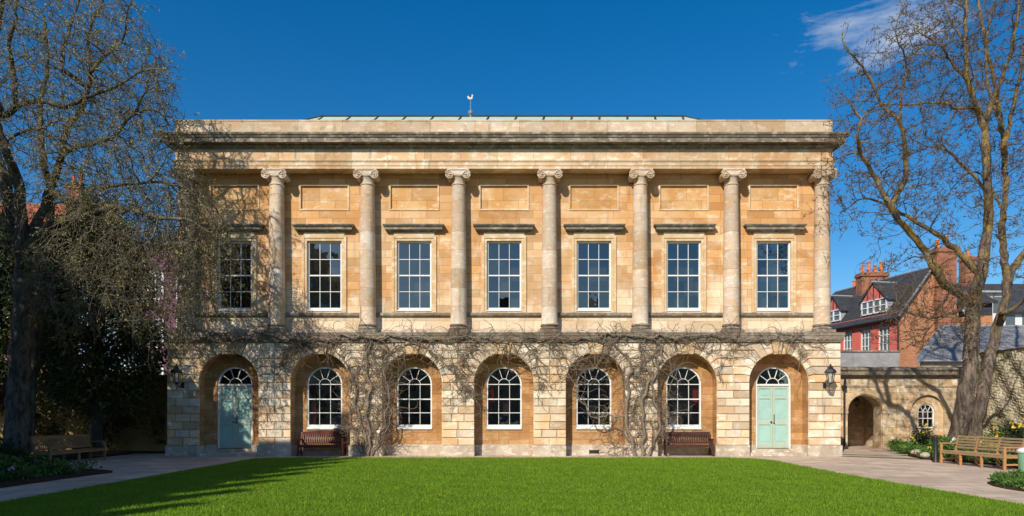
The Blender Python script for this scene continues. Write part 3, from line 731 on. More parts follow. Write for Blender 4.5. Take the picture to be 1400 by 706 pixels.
# columns
def make_column():
    cx, cy = cols[0], 26.47
    m = MB(); z0, z1 = 5.08, 10.44; prof = []
    prof.append((.335, z0)); prof.append((.315, z0 + .05))
    for k in range(13):
        t = k / 12; r = .31 - .045 * (t ** 1.7); prof.append((r, z0 + .06 + (z1 - z0 - .06) * t))
    m.lathe(cx, cy, prof, 40); c = m.build('column', 'column', BLD, smooth=R(35))
    b = MB(); b.cbox(cx - .375, cx + .375, cy - .375, cy + .32, 4.742, 4.86, .012)
    torus = [(.30, 4.86)] + [(.33 + .045 * math.cos(a), 4.91 + .05 * math.sin(a)) for a in np.linspace(-PI / 2, PI / 2, 7)] + [(.315, 4.975), (.31, 5.0)] + [(.325 + .028 * math.cos(a), 5.035 + .032 * math.sin(a)) for a in np.linspace(-PI / 2, PI / 2, 6)] + [(.30, 5.08)]
    b.lathe(cx, cy, torus, 40); b.build('column_base', 'band', c, smooth=R(40))
    k = MB()
    k.lathe(cx, cy, [(.262, 10.43)] + [(.27 + .025 * math.cos(a), 10.465 + .025 * math.sin(a)) for a in np.linspace(-PI / 2, PI / 2, 6)] + [(.258, 10.50), (.258, 10.66), (.30, 10.72), (.33, 10.78), (.33, 10.86)], 32)
    k.cbox(cx - .42, cx + .42, cy - .36, cy + .30, 10.965, 11.028, .01)                    # abacus
    # channel between the volutes: sagging band front
    top = [(cx - .34, 10.966), (cx + .34, 10.966)]; bot = [(cx + .30 - .6 * t, 10.80 - .05 * math.sin(PI * t)) for t in np.linspace(0, 1, 9)]
    k.prism(top + bot, 'y', cy - .33, cy + .28)
    for s in (-1, 1):
        vx, vz = cx + s * .315, 10.80
        bm = bmesh.new(); bmesh.ops.create_cone(bm, cap_ends=True, segments=28, radius1=.135, radius2=.135, depth=.60)
        k.add_bm(bm, Matrix.Translation((vx, cy - .03, vz)) @ Matrix.Rotation(PI / 2, 4, 'X'))
        sp = []
        for t in np.linspace(0, 1, 46):
            a = PI / 2 - s * t * 2.3 * 2 * PI * 1.0; r = .150 * (1 - t) ** .9 + .022
            sp.append((vx + r * math.cos(a) * (1), cy - .345, vz + r * math.sin(a)))
        k.tube(sp, [.024 - .010 * t for t in np.linspace(0, 1, 46)], 6)
        bm = bmesh.new(); bmesh.ops.create_uvsphere(bm, u_segments=10, v_segments=8, radius=.035); k.add_bm(bm, Matrix.Translation((vx, cy - .345, vz)))
        k.lathe
    k.build('capital', 'column', c, smooth=R(40))
    return c
c0 = make_column(); base_loc = c0.location.copy()
for x in cols[1:]:
    copy_tree(c0, base_loc + Vector((x - cols[0], 0, 0)), BLD)

moulding('architrave', [(-.56, 11.03), (.02, 11.03), (.02, 11.13), (.04, 11.14), (.04, 11.26), (.055, 11.28), (.08, 11.32), (.08, 11.355), (0, 11.375)], 'frieze', UL + .02, UR - .02, FY)
moulding('frieze', [(0, 11.37), (0, 11.80)], 'frieze', UL + .02, UR - .02, FY)
moulding('cornice', [(-.01, 11.77), (.03, 11.79), (.05, 11.85), (.09, 11.90), (.10, 11.955), (.29, 11.96), (.29, 11.93), (.34, 11.93), (.34, 12.09), (.37, 12.10), (.40, 12.16), (.44, 12.20), (.44, 12.27), (-.01, 12.33)], 'cornice', UL + .02, UR - .02, FY)
moulding('parapet', [(-.005, 12.32), (-.005, 12.86), (.012, 12.865), (.012, 12.905), (-.01, 12.92), (-.40, 12.925), (-.40, 12.40), (-.8, 12.40)], 'parapet', UL + .02, UR - .02, FY)
mb = MB(); mb.quad((XL, NY, 0), (XL, 44, 0), (XL, 44, 4.75), (XL, NY, 4.75)); mb.quad((XR, NY, 0), (XR, 44, 0), (XR, 44, 4.75), (XR, NY, 4.75)); mb.quad((XL, 44, 0), (XR, 44, 0), (XR, 44, 4.75), (XL, 44, 4.75))
mb.quad((UL, WY, 4.7), (UL, 44, 4.7), (UL, 44, 12.4), (UL, WY, 12.4)); mb.quad((UR, WY, 4.7), (UR, 44, 4.7), (UR, 44, 12.4), (UR, WY, 12.4)); mb.quad((UL, 44, 4.7), (UR, 44, 4.7), (UR, 44, 12.4), (UL, 44, 12.4))
mb.build('side_wall', 'upper', BLD)
# roof: lead flat, low hipped lantern light with green ribs
mb = MB(); mb.box(UL + .3, UR - .3, 26.6, 43.8, 12.3, 12.45); rf = mb.build('roof', 'lead', BLD)
mb = MB()
A = [(-10.6, 27.9, 13.15), (9.95, 27.9, 13.15), (9.95, 40, 13.15), (-10.6, 40, 13.15)]; T = [(-8.40, 30, 14.69), (7.60, 30, 14.69), (7.60, 38, 14.69), (-8.40, 38, 14.69)]
for i in range(4):
    j = (i + 1) % 4; mb.quad(A[i], A[j], T[j], T[i]); mb.quad((A[i][0], A[i][1], 12.44), (A[j][0], A[j][1], 12.44), A[j], A[i])
mb.poly(T); lt = mb.build('skylight_roof', 'copper', rf)
mb = MB()
for k in range(14):
    x = -8.3 + k * 15.8 / 13; mb.tube([(x - .35, 27.9, 13.18), (x, 30, 14.66)], .06, 5)
for a, b in ((T[0], T[1]),): mb.tube([a, b], .06, 6)
mb.tube([A[0], T[0]], .05, 5); mb.tube([A[1], T[1]], .05, 5)
mb.box(-8.4, 7.6, 29.97, 30.15, 14.69, 14.75)
mb.build('roof_ridge', 'slate', lt)
mb = MB(); mb.prism([(-10.6, 14.46), (-8.42, 14.60), (7.62, 14.60), (10.1, 14.46), (10.1, 12.45), (-10.6, 12.45)], 'y', 30.4, 37.6); mb.build('upper_roof', 'slate', rf)
wv = MB(); vx, vy = -1.82, 30.0
wv.lathe(vx, vy, [(.07, 14.6), (.06, 14.75), (.11, 14.82), (.11, 14.90), (.05, 14.97), (.022, 15.0), (.016, 15.42), (.03, 15.44), (.012, 15.47)], 10)
wvo = wv.build('weathervane', 'lead', rf)
ck = MB()
pts = [(-.16, .05), (-.20, .16), (-.14, .22), (-.07, .13), (.02, .12), (.07, .20), (.05, .27), (.10, .29), (.16, .22), (.12, .19), (.12, .08), (.05, .01), (-.05, 0)]
ck.prism([(vx + x * .75, 15.44 + z * .78) for x, z in pts], 'y', vy - .012, vy + .012); ck.build('cockerel', 'gold', wvo)

# wall lanterns
def lantern(x, label):
    y = FY - .52; root = empty('wall_lantern', (x, FY, 3.0), label=label, cat='lantern', group='black lanterns on the end piers')
    m = MB(); m.cbox(x - .05, x + .05, FY - .05, FY + .01, 2.62, 2.82, .008)
    m.tube([(x, FY - .03, 2.72), (x, FY - .2, 2.66), (x, y + .12, 2.68), (x, y, 2.77)], .018, 6); m.tube([(x, FY - .03, 2.80), (x, FY - .15, 2.76), (x, FY - .22, 2.67)], .012, 5)
    m.build('bracket', 'black', root)
    m = MB()
    zb, zt, wb, wt = 2.80, 3.17, .09, .165
    for i in range(6):
        a = 2 * PI * i / 6 + PI / 6; b = a + PI / 3
        p0 = (x + wb * math.cos(a), y + wb * math.sin(a), zb); p1 = (x + wt * math.cos(a), y + wt * math.sin(a), zt); m.tube([p0, p1], .013, 5)
        q1 = (x + wt * math.cos(b), y + wt * math.sin(b), zt); q0 = (x + wb * math.cos(b), y + wb * math.sin(b), zb); m.tube([p1, q1], .014, 5); m.tube([p0, q0], .014, 5)
    m.lathe(x, y, [(.03, 2.74), (.06, 2.77), (.11, 2.79), (.10, 2.81)], 6, PI / 6, 2 * PI + PI / 6); m.build('lantern_frame', 'black', root)
    m = MB(); m.lathe(x, y, [(.22, 3.17), (.22, 3.19), (.16, 3.29), (.09, 3.34), (.10, 3.37), (.05, 3.41), (.03, 3.43), (.045, 3.46), (.0, 3.52)], 6, PI / 6, 2 * PI + PI / 6); m.build('lantern_cap', 'black', root)
    m = MB(); m.lathe(x, y, [(wb - .006, zb + .012), (wt - .008, zt - .01)], 6, PI / 6, 2 * PI + PI / 6); m.f = m.f[:-2]; m.build('glass', 'lampglass', root)
tt = NT('lantern_glass'); tt.b.inputs['Alpha'].default_value = .45; M['lampglass'] = tt.fin((.75, .72, .62), .3)
lantern(11.98, 'black iron lantern in full sun beside the right-hand door')
lantern(-12.62, 'black iron lantern in dappled shade beside the left-hand door')

# ------------------------------------------------------------------ right wing and garden walls
WGY = 32.0
wing = empty('arcade_wing', (17.5, WGY, 0), label='low stone wing with an open archway and a small arched window', cat='outbuilding')
s_ = WGY / F
ax = (1182 - 700) * s_; ar = .79; azs = 1.72
bx = (1268 - 700) * s_; 
mb = MB()
arch_wall(mb, 12.7, 18.15, 0, 3.31, WGY, ax, ar, azs, 0, .7)
arch_wall(mb, 18.15, 21.8, 0, 3.31, WGY, bx, .80, 1.72, .55, .12)
mb.build('wall', 'wing', wing)
m = MB()
for x0, x1 in ((ax - ar - .28, ax - ar - .03), (ax + ar + .03, ax + ar + .28), (18.02, 18.33)): m.cbox(x0, x1, WGY - .07, WGY + .01, 0, 2.9 if x0 > 18 else azs - .09, .01)
m.cbox(ax - ar - .34, ax - ar - .01, WGY - .1, WGY + .01, azs - .09, azs + .05, .01); m.cbox(ax + ar + .01, ax + ar + .34, WGY - .1, WGY + .01, azs - .09, azs + .05, .01)
m.cbox(12.7, 21.4, WGY - .05, WGY + .01, 2.9, 3.0, .01)
m.build('pilaster', 'wing', wing)
m = MB()
ring(m, ax, azs + .05, ar, ar + .26, WGY - .045, WGY + .01); m.build('arch_moulding', 'surround', wing); m = MB(); ring(m, bx, 1.72, .80, 1.0, WGY - .045, WGY + .01)
m.build('arch_moulding', 'surround', wing)
m = MB()
wp = [(WGY + .3, 3.30), (WGY - .02, 3.31), (WGY - .08, 3.40), (WGY - .25, 3.45), (WGY - .25, 3.6), (WGY - .32, 3.68), (WGY - .32, 3.76), (WGY + .0, 3.84), (WGY + .3, 3.84)]
m.prism(wp, 'x', 12.66, 21.3); m.build('cornice', 'band', wing)
m = MB(); arch_wall(m, bx - .82, bx + .82, .5, 2.55, WGY + .10, bx, .40, 1.72, .95, .12); m.build('blind_arch', 'surround', wing)
m = MB(); y0 = WGY + .15
ring(m, bx, 1.72, .34, .402, y0, y0 + .05)
for s in (-1, 1): m.box(bx + s * .37 - .032, bx + s * .37 + .032, y0, y0 + .05, .96, 1.72)
m.box(bx - .34, bx + .34, y0 + .002, y0 + .05, .96, 1.02); m.box(bx - .34, bx + .34, y0 + .004, y0 + .04, 1.40, 1.44); m.box(bx - .34, bx + .34, y0 + .006, y0 + .04, 1.71, 1.735)
for s in (-1, 1): m.box(bx + s * .115 - .012, bx + s * .115 + .012, y0 + .01, y0 + .04, 1.0, 1.74); bar(m, (bx + s * .115, 1.74), (bx + s * .24, 2.0), .022, y0 + .01, y0 + .04); bar(m, (bx + s * .115, 1.74), (bx, 1.92), .022, y0 + .012, y0 + .038)
bar(m, (bx, 1.92), (bx, 2.08), .022, y0 + .01, y0 + .04)
w = m.build('window', 'white', wing); glass_shape(bx, .98, 1.72, .37, y0 + .045, 'glass', w)
m = MB(); m.box(bx - .6, bx + .6, WGY + .7, WGY + .74, .7, 2.3); m.box(bx - .6, bx + .6, WGY + .25, WGY + .7, 2.26, 2.3); m.build('interior_wall', 'dark', w)
m = MB(); m.box(ax - 1.6, ax + 1.6, WGY + 3.2, WGY + 3.3, 0, 3.4); m.box(ax - 1.65, ax - 1.6, WGY + .7, WGY + 3.2, 0, 3.4); m.box(ax + 1.6, ax + 1.65, WGY + .7, WGY + 3.2, 0, 3.4); m.box(ax - 1.6, ax + 1.6, WGY + .7, WGY + 3.2, 3.3, 3.4)
m.build('passage_wall', 'wing', wing)
m = MB(); m.box(12.7, 21.8, WGY + .3, WGY + 6.0, 3.5, 3.62); m.build('roof', 'lead', wing)
m = MB(); px_ = (1154.5 - 700) * 31.85 / F
m.tube([(px_, 31.85, .1), (px_, 31.85, 3.0), (px_ + .02, 31.8, 3.3)], .05, 8); m.cbox(px_ - .085, px_ + .085, 31.76, 31.94, 2.8, 2.96, .01); m.build('downpipe', 'black', wing)
m = MB(); x, y = ax + .16, WGY + 1.0
for i in range(6):
    a = 2 * PI * i / 6; b = a + PI / 3
    m.tube([(x + .07 * math.cos(a), y + .07 * math.sin(a), 2.02), (x + .13 * math.cos(a), y + .13 * math.sin(a), 2.28)], .012, 4); m.tube([(x + .13 * math.cos(a), y + .13 * math.sin(a), 2.28), (x + .13 * math.cos(b), y + .13 * math.sin(b), 2.28)], .012, 4)
m.lathe(x, y, [(.05, 1.98), (.08, 2.01), (.07, 2.03)], 6); m.lathe(x, y, [(.17, 2.28), (.09, 2.36), (.02, 2.41), (.012, 3.3)], 6)
m.build('hanging_lantern', 'black', label='small black lantern hanging inside the stone archway', cat='lantern')

# rough garden wall on the right, displaced rubble
def rough_wall(name, x, y0, y1, z1, mat, label, cat, th=.4):
    bm = bmesh.new(); ny, nz_ = 90, 45; rows = []
    for j in range(nz_ + 1):
        row = []
        for i in range(ny + 1):
            y = y0 + (y1 - y0) * i / ny; z = z1 * j / nz_
            d = .06 * math.sin(y * 2.1 + z * 3) * math.sin(z * 2.7 + 1.3 * y) + .045 * math.sin(y * 5.3 - z * 4.1) + .045 * math.sin(y * 11.3 + z * 13) + random.uniform(-.012, .012)
            e = min(1, (nz_ - j) / 3)
            row.append(bm.verts.new((x + d * e, y, z)))
        rows.append(row)
    for j in range(nz_):
        for i in range(ny): bm.faces.new((rows[j][i], rows[j][i + 1], rows[j + 1][i + 1], rows[j + 1][i]))
    b = MB(); b.add_bm(bm); b.quad((x, y0, z1), (x, y1, z1), (x + th, y1, z1), (x + th, y0, z1)); b.quad((x, y0, 0), (x + th, y0, 0), (x + th, y0, z1), (x, y0, z1))
    r = empty(name, (x, y0, 0), label=label, cat=cat); b.build('wall', mat, r)
    c = MB(); c.cbox(x - .06, x + th + .1, y0 - .05, y1, z1, z1 + .05, .02); c.build('coping', 'band', r); return r
rough_wall('garden_wall', 21.3, 20.0, 31.95, 4.38, 'rubble', 'tall rough eroded stone wall behind the right-hand tree', 'wall')

# wing roof behind: hipped slate
sr = empty('slate_roofed_building', (26, 37, 0), label='low building with a hipped grey slate roof behind the right-hand tree', cat='building')
E = [(19.7, 33.1, 4.2), (33.5, 33.1, 4.2), (33.5, 40.8, 4.2), (26.97, 40.8, 4.2)]; Rg = [(23.2, 36.8, 6.35), (33.5, 36.8, 6.35)]
m = MB(); m.prism([(19.9, 33.3), (33.3, 33.3), (33.3, 40.6), (26.9, 40.6)], 'z', 0, 4.19); m.poly((E[0], Rg[0], E[3])); m.build('wall', 'wing', sr)
m = MB(); m.quad(E[0], E[1], Rg[1], Rg[0]); m.quad(E[2], E[3], Rg[0], Rg[1]); m.quad(*[(x, y, z - .005) for x, y, z in E])
rr = m.build('roof', 'slatelight', sr)
m = MB(); m.tube([E[0], Rg[0]], .13, 5); m.tube([Rg[0], Rg[1]], .07, 5); m.tube([E[0], E[1]], .05, 5); m.build('roof_ridge', 'greylead', rr)

# red-painted house with brick gable (local u runs back along the red front, v across the gable)
rh_o = Vector((26.0, 45.8, 0)); th = R(12); U = Vector((-math.sin(th), math.cos(th), 0)); V = Vector((math.cos(th), math.sin(th), 0))
def H(u, v, z): return rh_o + U * u + V * v + Vector((0, 0, z))
def hbox(mb, u0, u1, v0, v1, z0, z1):
    n = len(mb.v); mb.v += [tuple(H(u, v, z)) for z in (z0, z1) for v in (v0, v1) for u in (u0, u1)]
    mb.f += [tuple(n + i for i in q) for q in ((0, 2, 3, 1), (4, 5, 7, 6), (0, 1, 5, 4), (2, 6, 7, 3), (0, 4, 6, 2), (1, 3, 7, 5))]
rh = empty('red_house', rh_o, label='red painted house with dormers and an orange brick gable end', cat='house')
L_, ez, az, av, gw = 9.5, 8.55, 11.45, 2.35, 4.7
wins = [(.9, 2.0), (2.7, 3.75), (4.6, 5.6), (6.6, 7.6)]
m = MB()   # red front, with window openings
us = [0] + [q for w_ in wins for q in w_] + [L_]; zw0, zw1 = 5.9, 7.7
for a, b in zip(us, us[1:]):
    if any(abs(a - w_[0]) < 1e-6 for w_ in wins):
        for z0, z1 in ((0, zw0), (zw1, ez)): m.quad(H(a, 0, z0), H(b, 0, z0), H(b, 0, z1), H(a, 0, z1))
        for p, q in (((a, zw0), (b, zw0)), ((b, zw0), (b, zw1)), ((b, zw1), (a, zw1)), ((a, zw1), (a, zw0))): m.quad(H(p[0], 0, p[1]), H(q[0], 0, q[1]), H(q[0], .18, q[1]), H(p[0], .18, p[1]))
    else: m.quad(H(a, 0, 0), H(b, 0, 0), H(b, 0, ez), H(a, 0, ez))
m.build('front_wall', 'redpaint', rh)
m = MB(); m.poly([H(0, .0, 0), H(0, gw, 0), H(0, gw, 8.7), H(0, av, az), H(0, 0, ez)]); m.build('gable_wall', 'brick', rh)
m = MB(); hbox(m, L_, L_ + .2, 0, gw, 0, ez); hbox(m, .02, L_, gw - .1, gw, 0, 8.6); m.build('rear_wall', 'brick', rh)
m = MB(); ex = .25
def slab(m, pts, t=.12):
    n = len(m.v); m.v += [tuple(p) for p in pts] + [tuple(Vector(p) - Vector((0, 0, t))) for p in pts]
    m.f += [(n, n + 1, n + 2, n + 3), (n + 7, n + 6, n + 5, n + 4)] + [(n + i, n + (i + 1) % 4, n + 4 + (i + 1) % 4, n + 4 + i) for i in range(4)]
slab(m, [H(-ex, -.3, ez - .42), H(L_ + .3, -.3, ez - .42), H(L_ + .3, av, az + .06), H(-ex, av, az + .06)])
slab(m, [H(-ex, av, az + .06), H(L_ + .3, av, az + .06), H(L_ + .3, gw + .3, 8.4), H(-ex, gw + .3, 8.4)])
hr = m.build('roof', 'slate', rh)
m = MB(); m.tube([H(-ex - .02, -.3, ez - .40), H(-ex - .02, av, az + .06)], .07, 5); m.tube([H(-ex, av, az + .1), H(L_, av, az + .1)], .09, 6); m.build('roof_ridge', 'lead', hr)
m = MB(); m.tube([H(-ex, -.34, ez - .5), H(L_, -.34, ez - .5)], .07, 6); m.tube([H(-.02, -.12, ez - .5), H(-.02, -.12, 3.5)], .055, 6); m.build('gutter', 'black', rh)
for (a, b) in wins:
    m = MB(); y_ = .1
    hbox(m, a, a + .07, y_, y_ + .05, zw0, zw1); hbox(m, b - .07, b, y_, y_ + .05, zw0, zw1); hbox(m, a, b, y_, y_ + .05, zw0, zw0 + .07); hbox(m, a, b, y_, y_ + .05, zw1 - .07, zw1)
    for t in (1 / 3, 2 / 3): hbox(m, a + (b - a) * t - .025, a + (b - a) * t + .025, y_ + .005, y_ + .045, zw0 + .07, zw1 - .07)
    for t in (1 / 3, 2 / 3): hbox(m, a + .07, b - .07, y_ + .01, y_ + .04, zw0 + (zw1 - zw0) * t - .025, zw0 + (zw1 - zw0) * t + .025)
    w = m.build('window', 'white', rh); m = MB(); hbox(m, a + .02, b - .02, y_ + .05, y_ + .055, zw0, zw1); m.build('glass', 'farglass', w) if 'farglass' in M else None
    m = MB(); hbox(m, a - .1, b + .1, -.08, .1, zw1, zw1 + .12); m.build('lintel', 'band', w)
tt = NT('far_window_glass'); M['farglass'] = tt.fin((.10, .12, .13), .12, spec=.8)
for o in [o for o in COL.objects if o.name.startswith('window') and o.parent == rh]:
    pass
def dormer(u0, u1, z0, z1, zt):
    """front at v = v0, ridge runs back into the slope"""
    vf = .08; d = MB(); um = (u0 + u1) / 2; sl_ = (az - ez) / av
    vt_ = lambda z: (z - ez) / sl_
    d.poly([H(u0, vf, z1), H(u1, vf, z1), H(um, vf, zt)]); dm = d.build('dormer', 'redpaint', rh)
    m = MB()
    for t in (.25, .5, .75):
        u = u0 + (u1 - u0) * t; hh = z1 + (zt - z1) * (1 - abs(t - .5) * 2); hbox(m, u - .035, u + .035, vf - .03, vf, z1, hh - .04)
    m.tube([H(u0 - .1, vf - .06, z1 - .1), H(um, vf - .06, zt + .08)], .06, 4); m.tube([H(u1 + .1, vf - .06, z1 - .1), H(um, vf - .06, zt + .08)], .06, 4); m.build('barge_board', 'black', dm)
    m = MB(); e = .15
    slab(m, [H(u0 - e, vf - .1, z1 - .12), H(um, vf - .1, zt + .1), H(um, vt_(zt) + .1, zt + .1), H(u0 - e, vt_(z1) + .3, z1 - .12)], .08)
    slab(m, [H(um, vf - .1, zt + .1), H(u1 + e, vf - .1, z1 - .12), H(u1 + e, vt_(z1) + .3, z1 - .12), H(um, vt_(zt) + .1, zt + .1)], .08); m.build('dormer_roof', 'slate', dm)
    m = MB()
    for u in (u0, u1): m = MB(); m.poly([H(u, vf, z0 - .2), H(u, vt_(z1) + .1, z1), H(u, vf, z1)]); m.build('cheek', 'greylead', dm)
    m = MB(); m.tube([H(um, vf - .1, zt + .13), H(um, vt_(zt) + .1, zt + .13)], .06, 5); m.build('ridge', 'greylead', dm)
    m = MB(); n = 4 if u1 - u0 > 1.8 else 2
    hbox(m, u0, u1, vf - .02, vf + .04, z0, z0 + .08); hbox(m, u0, u1, vf - .02, vf + .04, z1 - .08, z1)
    for k in range(n + 1): u = u0 + (u1 - u0) * k / n; hbox(m, u - .05, u + .05, vf - .02, vf + .04, z0, z1)
    hbox(m, u0, u1, vf - .01, vf + .03, (z0 + z1) / 2 - .03, (z0 + z1) / 2 + .03); w = m.build('dormer_window', 'white', dm)
    m = MB(); hbox(m, u0, u1, vf + .045, vf + .05, z0, z1); m.build('glass', 'farglass', dm)
dormer(1.3, 3.7, 8.72, 9.72, 10.85); dormer(6.0, 7.5, 8.72, 9.62, 10.6)
for o in [o for o in COL.objects if o.name.startswith('window') and o.parent == rh]:
    bb = [Vector(c) for c in o.bound_box]; g2 = MB(); 
    lo = [min((WO[o.name] + c)[k] for c in bb) for k in range(3)]; hi = [max((WO[o.name] + c)[k] for c in bb) for k in range(3)]
for (a, b), o in zip(wins, [o for o in COL.objects if o.name.split('.')[0] == 'window' and o.parent == rh]):
    m = MB(); hbox(m, a + .02, b - .02, .155, .16, zw0 + .02, zw1 - .02); m.build('glass', 'farglass', o)

def chimney(cx, cy, w, d, z0, z1, pots, parent, ang=0.0, mat='chimbrick'):
    m = MB(); m.box(cx - w / 2, cx + w / 2, cy - d / 2, cy + d / 2, z0, z1 - .3); m.box(cx - w / 2 - .08, cx + w / 2 + .08, cy - d / 2 - .08, cy + d / 2 + .08, z1 - .3, z1 - .1); m.box(cx - w / 2 - .02, cx + w / 2 + .02, cy - d / 2 - .02, cy + d / 2 + .02, z1 - .1, z1)
    c = m.build('chimney', mat, parent)
    for k in range(pots):
        x = cx + (k - (pots - 1) / 2) * (w / max(pots, 1)) * .95; hgt = .55 + .25 * (k % 2)
        p = MB(); p.lathe(x, cy, [(.16, z1), (.18, z1 + .06), (.13, z1 + .12), (.115, z1 + hgt), (.15, z1 + hgt + .02), (.15, z1 + hgt + .08), (.1, z1 + hgt + .09)], 10); p.build('chimney_pot', 'terracotta', c)
q = H(4.0, 2.3, 0)
p_ = PX(1192, 395, 52); chimney(p_.x, p_.y, 2.0, .9, 9.5, 12.35, 4, hr)
p_ = PX(1172, 395, 54); chimney(p_.x, p_.y, 1.0, .8, 9.5, 11.55, 2, hr)
p_ = PX(1288, 390, 46.6); chimney(p_.x, p_.y, 1.35, 1.0, 5.0, 12.9, 2, hr)
# low grey rendered terrace wall in front of the red house
tw = empty('terrace_parapet', (23.5, 42, 0), label='grey rendered parapet below the red painted house', cat='wall')
m = MB(); m.box(18.5, 23.85, 42, 42.3, 0, 5.45); m.build('wall', 'grey_render', tw)
m = MB(); m.box(18.45, 23.9, 41.94, 42.36, 5.45, 5.55); m.build('coping', 'band', tw)
# houses behind the right tree
bh = empty('white_house', (34, 55, 0), label='white rendered house with slate roof seen between the tree stems', cat='house')
m = MB(); m.box(35.0, 45, 55, 61, 0, 10.0); m.build('wall', 'whiterender', bh)
m = MB(); slab(m, [(34.6, 54.6, 9.9), (45.4, 54.6, 9.9), (45.4, 58, 12.7), (34.6, 58, 12.7)], .15); slab(m, [(34.6, 58, 12.7), (45.4, 58, 12.7), (45.4, 61.4, 9.9), (34.6, 61.4, 9.9)], .15); r_ = m.build('roof', 'slate', bh)
m = MB()
for x in (35.5, 36.9, 38.3, 39.7, 41.1):
    for z in (6.6, 8.5): m = MB(); m.box(x, x + .8, 54.95, 55.02, z, z + 1.15); m.build('window', 'farglass', bh)
m = MB(); m.box(35.2, 37.3, 51.6, 55.0, 0, 10.9); m.build('bay', 'whiterender', bh)
for x0_, z0_ in ((35.35, 9.3), (36.35, 9.3), (35.35, 7.3), (36.35, 7.3)):
    m = MB(); m.box(x0_, x0_ + .75, 51.55, 51.59, z0_, z0_ + 1.2); m.build('window', 'farglass', bh)
m = MB(); slab(m, [(35.0, 51.3, 10.9), (37.5, 51.3, 10.9), (37.5, 55.4, 11.7), (35.0, 55.4, 11.7)], .12); m.build('bay_roof', 'greylead', bh)
chimney(38.6, 57.8, .95, .9, 11, 14.9, 1, r_)
bt = empty('brick_terrace', (31, 50, 0), label='orange brick house with white windows right of the gable', cat='house')
m = MB(); m.box(30.3, 34.5, 49, 55, 0, 8.7); m.build('wall', 'brick', bt)
m = MB(); slab(m, [(30.1, 48.7, 9.7), (34.7, 48.7, 9.7), (34.7, 52, 11.4), (30.1, 52, 11.4)], .15); m.box(30.3, 34.5, 49.02, 55, 8.7, 9.7); m.build('roof', 'slate', bt)
m = MB(); m.box(31.6, 33.2, 48.93, 49.0, 8.75, 9.6)
w = m.build('window', 'white', bt); m = MB(); m.box(31.7, 32.3, 48.90, 48.94, 8.85, 9.5); m.box(32.45, 33.1, 48.90, 48.94, 8.85, 9.5); m.build('glass', 'farglass', w)
lw = empty('glazed_outbuilding', (48, 62, 0), label='low white building with a glazed top at the far right', cat='building')
m = MB(); m.box(44.6, 58, 62, 68, 0, 9.2); m.build('wall', 'whiterender', lw)
m = MB(); m.box(46, 57, 63, 67, 9.2, 10.6); m.build('glazed_top', 'farglass', lw)
m = MB()
for k in range(14): m.box(46 + k * .82, 46.07 + k * .82, 62.95, 63.0, 9.2, 10.6)
m.build('glazing_bar', 'white', lw)

# left: houses behind the trees
def simple_house(name, x0, x1, y0, y1, z, ridge, wall, roof, label, winmat='white', wz=(2.2, 5.2, 8.2), ww=.75, wstep=1.7, xoff=.25):
    r = empty(name, ((x0 + x1) / 2, y0, 0), label=label, cat='house')
    m = MB(); m.box(x0, x1, y0, y1, 0, z); m.build('wall', wall, r)
    ym = (y0 + y1) / 2; m = MB(); slab(m, [(x0 - .1, y0 - .3, z - .05), (x1 + .1, y0 - .3, z - .05), (x1 + .1, ym, ridge), (x0 - .1, ym, ridge)], .12); slab(m, [(x0 - .1, ym, ridge), (x1 + .1, ym, ridge), (x1 + .1, y1 + .3, z - .05), (x0 - .1, y1 + .3, z - .05)], .12)
    for xx in (x0, x1): m.poly([(xx, y0, z), (xx, y1, z), (xx, ym, ridge - .1)])
    rf_ = m.build('roof', roof, r)
    x = x0 + xoff
    while x + ww < x1:
        for zz in wz:
            if zz + 1.5 > z: continue
            f = MB(); f.box(x - .1, x + ww + .1, y0 - .05, y0 - .005, zz - .1, zz + 1.6); wo_ = f.build('window', winmat, r)
            gg = MB()
            for a, b in ((x + .02, x + ww / 2 - .025), (x + ww / 2 + .025, x + ww - .02)):
                for c_, d_ in ((zz + .03, zz + .72), (zz + .78, zz + 1.47)): gg.box(a, b, y0 - .06, y0 - .052, c_, d_)
            gg.build('glass', 'farglass', wo_)
        x += wstep
    return r, rf_
simple_house('mauve_house', -21.5, -15.5, 40, 46, 11.6, 13.2, 'purple', 'slate', 'mauve rendered house with white windows beside the stone building', wz=(2.9, 5.6, 8.4))
simple_house('blue_house', -25.5, -21.5, 40.2, 46, 11.0, 12.6, 'skyblue', 'slate', 'pale blue rendered house behind the dark evergreen', wz=(2.9, 5.6, 8.4), xoff=.6)
r_, rf_ = simple_house('clay_roofed_house', -33.5, -27.0, 41, 47, 12.2, 15.2, 'brick', 'clay', 'brick house with an orange clay roof behind the far left trunk', wz=(2.9, 5.9, 8.9), xoff=.7)
chimney(-28.0, 44, .9, .9, 14, 16.3, 2, rf_)
# left garden wall
gw_ = empty('ivy_wall', (-20, 29, 0), label='old mossy brick garden wall behind the left-hand bench', cat='wall')
m = MB(); m.box(-34, -14.65, 29.0, 29.4, 0, 3.18); m.build('wall', 'oldbrick', gw_)
m = MB(); m.cbox(-34, -14.6, 28.93, 29.47, 3.18, 3.29, .02); m.build('coping', 'band', gw_)
n = 9000; C = np.stack([rng.uniform(-24, -14.7, n), np.full(n, 28.97) - rng.random(n) * .10, rng.uniform(.4, 3.3, n)], 1)
keep = (np.sin(C[:, 0] * 2.1) + np.sin(C[:, 2] * 2.3 + C[:, 0] * 1.3) + rng.normal(0, .5, n)) > .1
b = NB(); b.leaves(C[keep], .11, droop=.4, aspect=.8); b.build('ivy', 'leafolive', gw_, origin=(-20, 29, 0), smooth=False)

